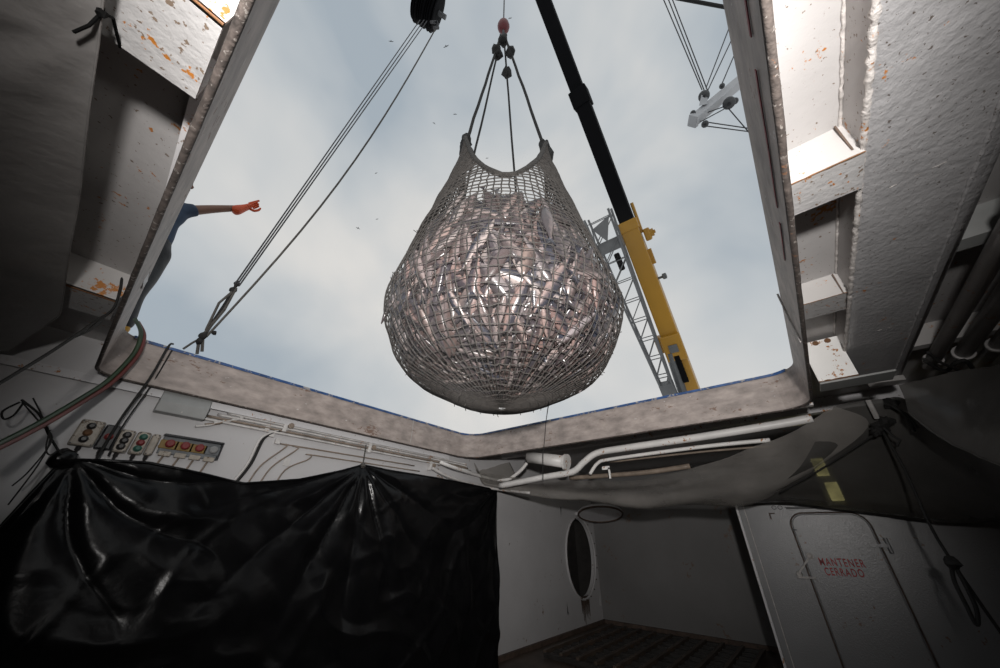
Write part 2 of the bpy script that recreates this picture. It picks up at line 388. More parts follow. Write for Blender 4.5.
b.build('top_edge', M['blue'], coam, label='chipped blue painted top edge')
# red painted stripe and weld seam on the starboard side plate
pts = [Vector((x, HY0+.0005+.003*0, ZB+.105+.012*nz(x, 3, 0, 3))) for x in [.3+.1*i for i in range(16)]]
for i0, i1 in ((0, 4), (5, 11), (12, 15)):
    b = MB(); q = pts[i0:i1+1]
    b.grid([[p + Vector((0, .0015, k*.006)) for k in (-1, 1)] for p in q]); b.build('paint_stripe', M['redline'], coam, solid=.003, label='faded red painted stripe')
MB().tube([(2.62, HY0+.004, ZB+.02), (2.60, HY0+.006, ZB+.18), (2.55, HY0+.008, ZT-.02)], .006, 6).build('weld_seam', M['weld'], coam)
MB().tube([(2.9, HY1-.006, ZB+.03), (2.9, HY1-.006, ZT-.02)], .004, 6).build('weld_seam', M['weld'], coam)
MB().tube([(HX1-.005, 1.75, ZB+.2), (HX1-.02, 1.75, ZB+.24), (HX1-.02, 1.70, ZB+.24), (HX1-.005, 1.70, ZB+.2)], .008, 6).build('lashing_eye', M['coaming'], coam)

# ------------------------------------------------------------------ deckhead steel, starboard side
YW = -.536; ZS = 1.197; YR = -.905
gird = thing('box_girder', 'wide speckled grey painted girder running along the right of the hatch', 'girder', (1.5, -.7, ZS))
b = MB(); gx0, gx1 = -1.6, 4.2
rowsP = []
ny, nx = 7, 60
for i in range(nx+1):
    x = lerp(gx0, gx1, i/nx); rowsP.append([Vector((x, lerp(YW, YR, j/ny), ZS+.006*nz(x*2.5, j*.5, 0) if 0 < j < ny else ZS)) for j in range(ny+1)])
b.grid(rowsP); b.build('soffit_plate', M['speckled'], gird, smooth=True, solid=.012)
MB().box(gx0, gx1, YW-.012, YW, ZS, ZD).build('web', M['white'], gird)
MB().box(gx0, gx1, YR, YR+.012, ZS, ZD).build('web', M['speckled'], gird)
MB().box(gx1-.012, gx1, YR, YW, ZS, ZD).build('end_plate', M['speckled'], gird)
def bead(a, b_, r=.007, seed=0, step=.022):
    a, b_ = Vector(a), Vector(b_); k = int((b_-a).length/step)
    P = [a.lerp(b_, i/k) for i in range(k+1)]
    P = [p + Vector((0, .5*r*nz(i*.9, seed, 4), .5*r*nz(i*.9, seed, 7))) for i, p in enumerate(P)]
    return MB().tube(P, [r*(1+.7*nz(i*.8, seed, 1)) for i in range(len(P))], 6)
bead((gx0, YW, ZS), (gx1, YW, ZS), .011, 1).build('weld_seam', M['weld'], gird, smooth=True)
bead((gx0, YW+.004, ZD-.002), (gx1, YW+.004, ZD-.002), .006, 2).build('weld_seam', M['weld'], gird, smooth=True)
bead((gx0, YR+.05, ZS-.004), (gx1, YR+.05, ZS-.004), .008, 5).build('weld_seam', M['speckled'], gird, smooth=True)
MB().tube([(gx0, YR+.012, ZS+.012), (4.1, YR+.012, ZS+.012)], .02, 10).build('edge_roll', M['speckled'], gird, smooth=True)
for x in (1.62, 3.05):
    bead((x, YW, ZS-.002), (x-.05, YR, ZS-.002), .004, x).build('weld_seam', M['weld'], gird, smooth=True)
pc = atz(886, 381, ZS-.03)
MB().obox(pc, (.05, .02, 0), (-.025, .09, 0), (0, 0, .022)).build('end_block', M['white_rust'], gird, bevel=.006)

def cross_beam(x0, x1, zb, label):
    t = thing('deck_beam', label, 'beam', ((x0+x1)/2, (HY0+YW)/2, zb), 'starboard deck beams')
    MB().box(x0, x0+.012, YW, HY0-.05, zb, ZD).build('near_face', M['white_rust'], t)
    MB().box(x0+.012, x1, YW, HY0-.05, zb, zb+.012).build('soffit', M['beam_soffit'], t)
    MB().box(x1-.012, x1, YW, HY0-.05, zb+.012, ZD).build('far_face', M['white_rust'], t)
    bead((x0, YW, zb), (x0, HY0-.05, zb), .0025, x0).build('weld_seam', M['rust'], t)
    # dark plate painted as the shade in the open snipe at the girder web
    MB().prism([(x0-.004, YW+.02, ZD-.01), (x0-.02, YW+.02, ZD-.01), (x0-.004, YW+.02, ZS+.01)], (0, .006, 0)).build('snipe_shade', M['stain'], t)
    return t
cross_beam(1.34, 1.53, 1.18, 'white deck beam with rust-edged face, nearest beside the girder')
cross_beam(2.41, 2.62, 1.21, 'white deck beam with rusty seam, second one beside the girder')
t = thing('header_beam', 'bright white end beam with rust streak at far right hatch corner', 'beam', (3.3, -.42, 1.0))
MB().box(3.27, 3.285, YW, HY0-.05, 1.0, ZD-.03).build('face_plate', M['white_flashlit'], t)
MB().box(3.27, 3.46, YW-.18, HY0-.05, .985, 1.0).build('bottom_flange', M['duct'], t, bevel=.005)
for k in range(3):
    MB().lathe((3.272, YW+.06+.07*k, ZD-.05), (-1, 0, 0), [(0, .02), (.008, .018), (.012, .0)], 10).build('bolt', M['rust'], t)
bead((3.268, YW, 1.003), (3.268, HY0-.05, 1.003), .005, 8).build('weld_seam', M['rust'], t)

# ------------------------------------------------------------------ deckhead steel, port-near side
def long_beam(y0, y1, zb, xa, label):
    t = thing('deck_beam', label, 'beam', (xa+.6, (y0+y1)/2, zb), 'deck beams left of the hatch')
    x1 = HX0-.05
    MB().box(xa, x1, y0, y0+.012, zb, ZD).build('near_face', M['white_rust'], t)
    MB().box(xa, x1, y0, y1, zb, zb+.012).build('soffit', M['beam_soffit'], t)
    MB().box(xa, x1, y1-.012, y1, zb+.012, ZD).build('far_face', M['white_clean'], t)
    P = bead((xa, y0, zb), (x1, y0, zb), .0035, y0); P.build('weld_seam', M['rust'], t)
    return t
long_beam(.80, 1.08, 1.15, -1.9, 'wide spattered white beam with rusty edge, upper left of the hatch')
long_beam(2.81, 3.13, 1.155, -1.9, 'white beam in shade behind the plastic curtain, lower left of the hatch')
# slanted stiffener plate next to the coaming
t = thing('stiffener_plate', 'narrow white plate slanting along the left coaming', 'plate', (-.2, 1.9, 1.3))
MB().prism([(-.255, 1.09, ZD-.004), (-.19, 1.09, ZD-.004), (-.19, 2.8, ZD-.004), (-.155, 2.8, ZD-.004), (-.155, 2.8, ZD-.002), (-.20, 2.2, ZD-.004)], (0, 0, -.06)).build('plate', M['white_clean'], t)

# ================================================================== NET, FISH, SLINGS
AX = Vector((2.166, 1.796, 0))
er = Vector((r0.x, r0.y, 0)).normalized(); ef = Vector((f_.x, f_.y, 0)).normalized()
PZ = [.93, .955, 1.0, 1.1, 1.25, 1.5, 1.8, 2.2, 2.6, 3.0, 3.5, 4.0, 4.5, 5.1]
PR = [.0, .17, .363, .598, .854, 1.031, 1.117, 1.036, .945, .862, .748, .65, .60, .56]
pp = smooth_path([Vector((r, z, 0)) for r, z in zip(PR, PZ)], 10)
AL = [0.0]
for i in range(1, len(pp)): AL.append(AL[-1] + (pp[i]-pp[i-1]).length)
def prof_at(s):
    if s <= 0: return pp[0].x, pp[0].y
    import bisect
    i = min(bisect.bisect(AL, s), len(AL)-1); t = (s-AL[i-1])/max(1e-9, AL[i]-AL[i-1])
    p = pp[i-1].lerp(pp[i], min(t, 1)); return max(p.x, 0), p.y
def s_at_z(z):
    for i in range(1, len(pp)):
        if pp[i].y >= z: return AL[i-1] + (AL[i]-AL[i-1])*(z-pp[i-1].y)/max(1e-9, pp[i].y-pp[i-1].y)
    return AL[-1]
def rim_z(th):                           # th 0 right, 90 away, 180 left, 270 near
    c = abs(math.cos(th)); s = math.sin(th)
    zc = 4.78 + (.07 if math.cos(th) < 0 else -.04)
    zl = 2.86 if s < 0 else 2.9
    if s >= 0: return zl + (zc-zl)*c**5
    k = .35; return zl + (zc-zl)*(math.sqrt(c*c+k*k)-k)/(math.sqrt(1+k*k)-k)
def lump(th, z): return 1 + .022*nz(math.cos(th)*2.2, math.sin(th)*2.2, z*2.0) + .012*nz(math.cos(th)*6, math.sin(th)*6, z*5)
def net_pt(th, s, inset=0):
    r, z = prof_at(s); r = max(0, r*lump(th, z) - inset)
    return AX + er*(r*math.cos(th)) + ef*(r*math.sin(th)) + Vector((0, 0, z + (inset if r < .5 and z < 1.3 else 0)))
net = thing('cargo_net', 'bulging knotted rope net full of fish hanging over the open hatch', 'net', AX + Vector((0, 0, .93)))
NM = 86
b = MB()
def jit(i, j, a): return a*nz(i*1.37, j*1.91, 3.3)
smax = [s_at_z(rim_z(2*PI*i/NM)) for i in range(NM)]
SP = .068; NR = int(max(smax)/SP)+1
def npt(i, j): return net_pt(2*PI*(i + jit(i, j, .28))/NM, (j+.6)*SP + jit(j, i+50, .022), -.004)
def trad(z): return .0046 + .0060*min(1, max(0, (z-2.2)/1.2))
RIM = [net_pt(2*PI*i/NM, smax[i], -.004) for i in range(NM)]
G = []
for i in range(NM):
    P = [npt(i, j) for j in range(NR) if (j+.6)*SP < smax[i]-.03] + [RIM[i]]; G.append(P)
    b.tube(P, [trad(p.z) for p in P], 4, cap=False)
for j in range(NR):
    inn = [(j+.6)*SP < smax[i]-.03 for i in range(NM)]
    if all(inn):
        P = [G[i][j] for i in range(NM)]; b.tube(P, trad(P[0].z), 4, closed=True); continue
    i = 0
    while i < NM and not (inn[i] and not inn[i-1]): i += 1
    if i == NM: continue
    st = i; run = []
    for q in range(NM+1):
        k = (st+q) % NM
        if inn[k] and q < NM: run.append(k)
        elif run:
            P = [RIM[(run[0]-1) % NM]] + [G[k_][j] for k_ in run] + [RIM[(run[-1]+1) % NM]]
            b.tube(P, trad(P[1].z), 4, cap=False); run = []
b.build('mesh', M['twine'], net, kind='stuff', recalc=False)
# loose ends bristling from the knots
b = MB()
for k in range(300):
    i = random.randrange(NM); p = random.choice(G[i][4:]); o_ = (p-AX-Vector((0, 0, 2))).normalized()
    d = (o_ + Vector([random.uniform(-.8, .8) for _ in range(3)]))*random.uniform(.008, .024)
    b.tube([p, p+d], .004, 3, cap=False)
b.build('frayed_ends', M['twine'], net, kind='stuff', recalc=False)
rimP = RIM
MB().tube(rimP, [.026+.012*nz(i*.9, 0, 0) for i in range(NM)], 8, closed=True).build('rim_rope', M['rope_rim'], net, smooth=True)
def rim_point(th):
    i = int(round(th/(2*PI)*NM)) % NM; return rimP[i]
corners = [rim_point(PI), rim_point(0), rim_point(math.radians(152)), rim_point(math.radians(72))]
for c in corners[:2]:
    # gathered bunch of meshes running up to the knot
    MB().blob(c + Vector((0, 0, -.10)), .10, .9, 14, c.x, (.8, .8, 2.2)).build('corner_knot', M['rope_dark'], net, smooth=True)
APEX = AX + Vector((-.0, .1, 8.75))
sl = thing('rope_sling', 'four knotted ropes gathering from the net up to the hook', 'sling', APEX - Vector((0, 0, 3.7)))
for k, c in enumerate(corners):
    top = APEX + er*((-.07, .07, -.04, .03)[k])
    P = [c.lerp(top, t/10) + Vector((.012*nz(t, k, 0, .7), .012*nz(t, k, 5, .7), 0)) for t in range(11)]
    MB().tube(P, .024 if k < 2 else .018, 7).build('rope', M['rope_dark'], sl, smooth=True)
    if k < 2:
        MB().blob(c.lerp(top, .025), .085, .6, 10, k, (1, 1, 1.3)).build('knot', M['rope_dark'], sl, smooth=True)
        bb = MB()
        bb.blob(c.lerp(top, .055), .06, .6, 8, k+4)
        bb.build('knot', M['rope_dark'], sl, smooth=True)
    q = c.lerp(top, .88 - .06*(k == 3) - .03*(k == 1))
    MB().blob(q, .085, .7, 10, k+9, (1, 1, 1.8)).build('knot', M['rope_dark'], sl, smooth=True)
MB().blob(APEX, .1, .5, 10, 3, (1, 1, 1.6)).build('knot', M['rope_dark'], sl, smooth=True)
# hook ball and hoist line
BALL = ath(503.5, 26.5, 2.87)
hk = thing('hook_ball', 'dark red ball weight above the net slings on the crane line', 'hook ball', BALL - Vector((0, 0, .3)))
MB().lathe(BALL, (0, 0, 1), [(-.22, .02), (-.19, .07), (-.10, .118), (0, .132), (.10, .118), (.19, .07), (.22, .02)], 16).build('ball', M['red'], hk, smooth=True)
MB().tube([BALL + Vector((0, 0, -.2)), BALL + Vector((0, 0, -.36)), BALL + er*.06 + Vector((0, 0, -.46)), BALL + Vector((0, 0, -.53)), BALL - er*.06 + Vector((0, 0, -.46))], .028, 6).build('hook', M['wire'], hk)
TIP = Vector((BALL.x, BALL.y, 18.4))
MB().tube([BALL + Vector((0, 0, .2)), TIP], .016, 6).build('hoist_line', M['wire'], hk)
MB().tube([ath(549, 401, 2.75), atx(546, 421, HX1-.03), atx(544.5, 440, HX1-.03), atx(543, 455, HX1-.02), atx(543, 482, HX1-.02)], .005, 5).build(
    'tag_line', M['rope_dark'], None, 'thin dark cord trailing from the net bottom down over the coaming', 'cord')

# ---- fish
def fish_mesh(name, bend, seed):
    rs = random.Random(seed); n, k = 9, 8; V, F, A = [], [], []
    H = [.012, .045, .068, .078, .076, .066, .048, .026, .014]
    for i in range(n):
        x = -.5 + i/(n-1)*.88; h = H[i]*1.25; yb = bend*x*x
        for j in range(k):
            a = 2*PI*j/k
            V.append((x, yb + h*.52*math.cos(a), h*math.sin(a) + .02*math.sin(x*4+seed)*.6)); A.append(.5+.5*math.sin(a))
    for i in range(n-1):
        for j in range(k): F.append((i*k+j, (i+1)*k+j, (i+1)*k+(j+1) % k, i*k+(j+1) % k))
    F.append(tuple(range(k))); F.append(tuple((n-1)*k+j for j in range(k-1, -1, -1)))
    def fin(pts, a):
        q = len(V)
        for (x, y, z) in pts: V.append((x, bend*x*x + y, z)); A.append(a)
        h = len(pts)//2
        F.append(tuple(range(q, q+h))); F.append(tuple(range(q+2*h-1, q+h-1, -1)))
        for t in range(h): F.append((q+t, q+(t+1) % h, q+h+(t+1) % h, q+h+t))
    def two(P, th=.004): return [(x, th, z) for x, z in P] + [(x, -th, z) for x, z in P]
    fin(two([(.36, .012), (.5, .075), (.46, 0), (.5, -.075), (.36, -.012)]), .8)
    fin(two([(-.1, .085), (-.02, .13), (.12, .10), (.22, .06), (.0, .08)]), .95)
    fin(two([(.02, -.08), (.08, -.11), (.2, -.055)]), .4)
    me = bpy.data.meshes.new(name); me.from_pydata(V, [], F); me.update()
    at = me.attributes.new('back', 'FLOAT', 'POINT')
    for i, a in enumerate(A): at.data[i].value = a
    for p in me.polygons: p.use_smooth = True
    me.materials.append(M['fish']); return me, V, F, A
FM = [fish_mesh('fish', bd, s) for s, bd in enumerate((-.10, -.16, -.05, -.13))]
ZF = 2.56                                # top of the catch
def fish_frame(th, s, ang, inset, L, flip):
    ds = net_pt(th, s+.05) - net_pt(th, s-.05)
    up = ds.normalized(); tg = (er*-math.sin(th) + ef*math.cos(th)).normalized(); nr = tg.cross(up).normalized()
    p = net_pt(th, s) - nr*inset
    x = (up*math.cos(ang) + tg*math.sin(ang))*flip; y = nr; z = x.cross(y).normalized(); x = y.cross(z).normalized()
    m = Matrix((x*L, y*L*.9, z*L*.92)).transposed().to_4x4(); m.translation = p + Vector((0, 0, Z0)); return m
sF = s_at_z(ZF); spots = []
row = 0; s = .10
while s < sF:
    r, z = prof_at(s); nc = max(3, int(2*PI*r/.105))
    for c in range(nc):
        th = 2*PI*(c + .5*(row % 2) + random.uniform(-.35, .35))/nc
        spots.append((th, s + random.uniform(-.08, .08)))
    s += .20; row += 1
def facing(th, s):
    p = net_pt(th, s); n_ = (er*math.cos(th)+ef*math.sin(th)); r, z = prof_at(s)
    n3 = (n_ + Vector((0, 0, -1.2 if z < 1.5 else .25))).normalized()
    return -n3.dot(p.normalized()) + (.15 if z < 1.6 else 0)
spots = [q for q in spots if q[1] > .16]
spots.sort(key=lambda q: -facing(*q))
def rnd_ang():
    return random.gauss(0, .38) if random.random() < .78 else random.uniform(-1.5, 1.5)
front, back_ = spots[:299], spots[299:]
for th, s in front:
    L = random.uniform(.5, .8) if s > 1.05 else random.uniform(.34, .42); me = random.choice(FM)[0]
    o = bpy.data.objects.new('fish', me); C.objects.link(o)
    o.matrix_world = fish_frame(th, s, rnd_ang(), random.uniform(.045, .075) + max(0, L-.48)*.16, L, random.choice((-1, 1)))
    cpt = o.matrix_world.translation - Vector((0, 0, Z0)); dx_ = (cpt.dot(r_)/cpt.dot(f_)*FPX + 500 - 503)/116; dy_ = 334 - cpt.dot(u_)/cpt.dot(f_)*FPX
    hor = 'far left' if dx_ < -.62 else 'left' if dx_ < -.22 else 'centre' if dx_ < .22 else 'right' if dx_ < .62 else 'far right'
    ver = 'top' if dy_ < 238 else 'upper middle' if dy_ < 285 else 'lower middle' if dy_ < 340 else 'underside'
    xd = o.matrix_world.to_3x3().col[0].normalized(); ps = 'upright' if abs(xd.dot(u_)) > .86 else 'slanting' if abs(xd.dot(u_)) > .5 else 'sideways'
    sz = 'long' if L > .68 else 'middling' if L > .56 else 'short'
    tag(o, f'{sz} silvery pink fish packed {ps} at the {ver} of the net, {hor}', 'fish', 'fish packed in the net')
# one pale fish whose head pushes out near the top of the heap
best = min(((th, s) for th in [math.radians(180+3*k) for k in range(61)] for s in [sF - .02*k for k in range(60)]),
           key=lambda q: (lambda c: (c.dot(r_)/c.dot(f_)*FPX + 500 - 550)**2 + (334 - c.dot(u_)/c.dot(f_)*FPX - 222)**2)(net_pt(*q)))
o = bpy.data.objects.new('fish', FM[2][0]); C.objects.link(o); o.matrix_world = fish_frame(best[0], best[1], .1, .0, .62, -1)
tag(o, 'pale blunt-headed fish pushing out of the heap below the right net corner', 'fish', 'fish packed in the net')
V, F, A = [], [], []
def addfish(th, s, inset, L):
    me, v, f, a = random.choice(FM); mt = fish_frame(th, s, rnd_ang(), inset, L, random.choice((-1, 1))); k = len(V)
    V.extend(mt @ Vector(p) for p in v); F.extend(tuple(i+k for i in q) for q in f); A.extend(a)
for th, s in back_: addfish(th, s, random.uniform(.06, .09), random.uniform(.46, .7) if s > 1.05 else .36)
for k in range(800):
    addfish(random.uniform(0, 2*PI), random.uniform(.2, sF), random.uniform(.10, .15), random.uniform(.40, .6))
# a few lying on top of the heap
me = bpy.data.meshes.new('fish_heap'); org = AX + Vector((0, 0, Z0+.95))
me.from_pydata([p-org for p in V], [], F); me.update()
at = me.attributes.new('back', 'FLOAT', 'POINT')
for i, a in enumerate(A): at.data[i].value = a
for p in me.polygons: p.use_smooth = True
me.materials.append(M['fish']); o = bpy.data.objects.new('fish_heap', me); C.objects.link(o); o.location = org
tag(o, 'rest of the fish catch heaped deep inside the rope net', 'fish', None, 'stuff')
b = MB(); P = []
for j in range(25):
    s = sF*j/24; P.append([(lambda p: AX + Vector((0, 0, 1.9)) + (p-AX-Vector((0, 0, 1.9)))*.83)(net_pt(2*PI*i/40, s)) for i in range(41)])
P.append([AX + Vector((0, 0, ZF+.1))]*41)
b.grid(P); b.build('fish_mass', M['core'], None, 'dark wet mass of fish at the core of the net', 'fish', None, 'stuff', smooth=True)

# ================================================================== CRANE
B0 = ath(693, 396, 15.5); 
BT = TIP + er*.35; DIR = (BT-B0)
def bpt(px, py):                         # nearest point of the boom axis to a sight line
    d = ray(px, py).normalized(); u = DIR.normalized(); w0 = B0
    a, b_, c = u.dot(u), u.dot(d), d.dot(d); d_, e_ = u.dot(w0), d.dot(w0)
    return B0 + u*((b_*e_ - c*d_)/(a*c - b_*b_))
BASE = B0 - DIR.normalized()*6
J1, J2 = bpt(628, 222), bpt(582, 97)
def pw(p, px): return px*p.dot(f_)/FPX
cr = thing('crane_boom', 'yellow and black telescopic crane boom rising beyond the hatch', 'crane', BASE)
bu = DIR.normalized(); bs = bu.cross(Vector((0, 0, 1))).normalized()
w1, w1b = pw(J1, 16.5)/2, pw(B0, 16)/2
MB().bar(BASE, J1, w1b, w1b*1.15, w2=w1).build('base_section', M['yellow'], cr, bevel=.04)
w2 = pw(J1, 13.5)/2
MB().bar(J1-bu*.3, J2, w2, w2*1.15).build('telescopic_section', M['boom_black'], cr, bevel=.03)
w3 = pw(J2, 12.5)/2
MB().bar(J2-bu*.2, BT+bu*.4, w3, w3*1.1).build('telescopic_section', M['boom_black'], cr, bevel=.03)
MB().bar(J2-bu*.35, J2+bu*.25, w2*1.22, w2*1.35).build('collar', M['boom_black'], cr, bevel=.03)
MB().bar(J1-bu*.35, J1+bu*.05, w1*1.12, w1*1.25).build('collar', M['yellow'], cr, bevel=.03)
sgn = 1 if (bs.dot(r_) > 0) else -1
R_ = bs*sgn
MB().tube([J1 + R_*w1*1.1 - bu*.6, J1 + R_*w1*1.15 + bu*.6], .06, 6).build('guide_rod', M['yellow'], cr)
c = bpt(634, 240) + R_*w1*1.6
MB().obox(c, bu*.24, R_*.11, bu.cross(R_)*.2).build('side_winch', M['yellow'], cr, bevel=.05)
MB().lathe(c + R_*.1, R_, [(0, .15), (.12, .15), (.12, .07), (.18, .07)], 12).build('winch_drum', M['yellow'], cr)
c = bpt(648, 282) + R_*w1*1.3
MB().lathe(c, R_, [(-.1, .05), (.05, .05), (.08, .12), (.2, .12), (.22, .06)], 10).build('work_lamp', M['boom_grey'], cr)
MB().obox(bpt(637, 262) + R_*w1*1.15, bu*.3, R_*.08, bu.cross(R_)*.12).build('lug', M['yellow'], cr)
tocam = bu.cross(R_)
if tocam.dot(f_) > 0: tocam = -tocam
c = bpt(671, 345) + tocam*w1*1.25
MB().obox(c, bu*.55, R_*w1*1.15, tocam*.12).build('pivot_bracket', M['yellow'], cr, bevel=.05)
MB().obox(c + tocam*.1, bu*.16, R_*.16, tocam*.06).build('pivot_plate', M['boom_grey'], cr)
MB().obox(bpt(660, 345) - R_*w1*1.3, bu*.35, R_*.2, tocam*.2).build('jib_bracket', M['yellow'], cr, bevel=.04)
MB().bar(bpt(674, 352) + tocam*w1*1.35, bpt(682, 378) + tocam*w1*1.35, .10).build('hydraulic_ram', M['boom_black'], cr)
MB().tube([bpt(662, 352)+tocam*w1*1.2 - R_*w1*.6, bpt(676, 398)+tocam*w1*1.2 - R_*w1*.9], .17, 8).build('ram_sleeve', M['boom_grey'], cr)
# folded lattice jib alongside
def jpt(px, py): return ray(px, py)*((bpt(px+24, py).dot(f_)-.3))
jt, jb = jpt(600, 220), jpt(670, 394)
jl = thing('lattice_jib', 'grey lattice jib folded along the left flank of the crane boom', 'crane jib', jb)
ju = (jt-jb).normalized(); js = (R_ - ju*R_.dot(ju)).normalized(); jd = ju.cross(js)
wt, wb = pw(jt, 24)/2, pw(jb, 10)/2
def jc(t, i, j): ww = lerp(wb, wt, t); return jb.lerp(jt, t) + js*ww*i + jd*ww*j*.8
for i in (-1, 1):
    for j in (-1, 1): MB().tube([jc(0, i, j), jc(1.03, i, j)], .045, 5).build('chord', M['lattice'], jl)
NB = 9
for q in range(NB):
    t0, t1 = q/NB, (q+1)/NB
    for j in (-1, 1):
        MB().tube([jc(t0, -1, j), jc(t1, 1, j)], .022, 4).build('brace', M['lattice'], jl)
        MB().tube([jc(t1, -1, j), jc(t1, 1, j)], .022, 4).build('brace', M['lattice'], jl)
    for i in (-1, 1):
        MB().tube([jc(t0, i, -1), jc(t1, i, 1)], .022, 4).build('brace', M['lattice'], jl)
MB().obox(jc(.02, 0, 0), js*wb*1.3, jd*wb, ju*.35).build('foot_plate', M['lattice'], jl)
cj = jb.lerp(jt, .86)
MB().obox(cj, js*wt*1.05, jd*.3, ju*.22).build('head_sheave_box', M['lattice'], jl)
MB().prism([cj + js*.1 - jd*.9 + ju*.2, cj + js*wt*1.0 - jd*.9 + ju*1.0, cj - js*wt*.5 - jd*.9 + ju*.8], jd*.12).build('gusset_plate', M['lattice'], jl)
MB().obox(cj - ju*.7 + js*wt*.2, js*.10, jd*.10, ju*.35).build('hanging_hook', M['boom_black'], jl, bevel=.05)

# ================================================================== DERRICK (upper right)
def dp(px, py, D=5.0): return ray(px, py)*D
dk = thing('derrick', 'white ship derrick arm with pulley blocks and wires beside the right coaming', 'derrick', dp(735, 95, 5.0))
a, b_ = dp(693, 121, 5.0), dp(790, 40, 5.3)
MB().bar(a, b_, .075, .06).build('arm', M['derrick'], dk, bevel=.01)
MB().bar(a + (a-b_).normalized()*.02, a + (b_-a).normalized()*.05, .085, .07).build('end_cap', M['derrick'], dk, bevel=.01)
def sheave(c, r, n_, name='pulley'):
    r *= .75
    o = MB().lathe(c - n_*r*.35, n_, [(0, r*.9), (r*.12, r), (r*.3, r*.8), (r*.5, r), (r*.62, r*.9)], 14).build(name, M['boom_grey'], dk, smooth=True)
    MB().lathe(c - n_*r*.55, n_, [(0, r*.3), (r*1.1, r*.3)], 8).build('axle', M['wire'], o)
    return o
vd = ray(710, 100).normalized()
for (px, py, rr) in ((704, 96, .10), (729, 103, .11), (705, 124, .065), (693, 113, .05), (722, 86, .05), (735, 101, .06)):
    sheave(dp(px, py, 4.97), rr, (vd + u_*.4).normalized())
MB().prism([dp(699, 106, 4.95), dp(702, 92, 4.95), dp(709, 90, 4.95), dp(707, 104, 4.95)], vd*.12).build('cheek_plate', M['derrick'], dk)
for pts in (((662, -4), (702, 90)), ((667, -4), (704, 90)), ((671, -4), (708, 92)), ((736, 10), (706, 88)), ((740, 22), (708, 90)), ((745, 30), (721, 86)),
            ((706, 122), (760, 130)), ((706, 126), (760, 133)), ((728, 108), (752, 136)), ((700, 122), (726, 108)), ((726, 106), (706, 113))):
    b = MB().tube([dp(x, y, 5.0) for x, y in pts], .008, 5); b.build('wire', M['wire'], dk)
MB().tube([dp(676, -2, 6), dp(735, 9, 6)], .03, 6).build('mast_stay', M['rope_dark'], None, 'dark taut stay crossing the sky at the top right', 'cable')

# ================================================================== TACKLE (upper left)
TD = 3.0
def tp(px, py, D=3.0): return ath(px, py, D)
tk = thing('pulley_block', 'black double sheave pulley block at the top of the sky', 'pulley', tp(430, 10))
c = tp(428, 6); ax = (er*.85 - Vector((0, 0, 1))*.25 + ef*.35).normalized()
for k in (-1, 0, 1):
    MB().lathe(c + ax*(.15*k) - ax*.05, ax, [(0, .30), (.02, .38), (.035, .36), (.05, .29), (.065, .36), (.08, .38), (.10, .30)], 28).build('sheave', M['boom_black'], tk, smooth=True)
for k in (-1.5, -.5, .5, 1.5):
    MB().lathe(c + ax*(.15*k) - ax*.012, ax, [(0, .30), (.004, .34), (.02, .34), (.024, .30)], 28).build('cheek_plate', M['boom_black'], tk, smooth=True)
MB().lathe(c - ax*.4, ax, [(0, .05), (.8, .05)], 8).build('axle', M['boom_grey'], tk)
MB().tube([tp(431, 22), tp(437, 22), tp(438, 28), tp(434, 28)], .03, 6).build('shackle', M['wire'], tk)
END = aty(198, 345, 4.07); MID = END.lerp(tp(428, 22), .0)
mid = Vector(lerp(END, tp(428, 20), .13)); mid = aty(237, 284, 4.0)
for k, (p0, p1) in enumerate((((420, 20), (235, 284)), ((424, 20), (237, 285)), ((427, 21), (239, 286)))):
    MB().tube([tp(*p0), aty(*p1, 4.0)], .008, 5).build('tackle_rope', M['wire'], None, ('leftmost', 'middle', 'rightmost')[k] + ' of three parallel tackle ropes running down from the pulley block', 'rope', 'parallel tackle ropes')
tb = thing('tackle_knot', 'knotted rope lashing tied down to the left coaming rail', 'lashing', END)
MB().tube([mid, aty(225, 304, 4.02), END], .016, 6).build('rope', M['rope_dark'], tb)
MB().tube([aty(236, 288, 4.0), aty(224, 310, 4.02), aty(203, 335, 4.05), END + Vector((.05, 0, -.05))], .014, 5).build('rope', M['rope_grey'], tb)
MB().tube([aty(232, 292, 4.0), aty(219, 303, 4.0), aty(206, 330, 4.04)], .012, 5).build('rope', M['rope_grey'], tb)
for (px, py, rr) in ((237, 284, .032), (233, 290, .035), (214, 333, .022), (203, 336, .032), (199, 341, .028)):
    MB().blob(aty(px, py, 4.03), rr, .7, 10, px).build('knot', M['rope_dark'], tb, smooth=True)
MB().tube([aty(201, 338, 4.05), aty(192, 343, 4.07), aty(183, 349, 4.09)], .010, 5).build('rope', M['rope_grey'], tb)
MB().tube([aty(199, 340, 4.05), aty(197, 354, 4.07)], .014, 5).build('rope', M['rope_grey'], tb)
P = [tp(436, 28).lerp(aty(206, 337, 4.05), t/14) + (er*.10 + Vector((0, 0, -.75)))*math.sin(PI*t/14) for t in range(15)]
MB().tube(P, .012, 6).build('slack_rope', M['rope_grey'], None, 'single slack rope curving from pulley block to the knot on the coaming', 'rope')

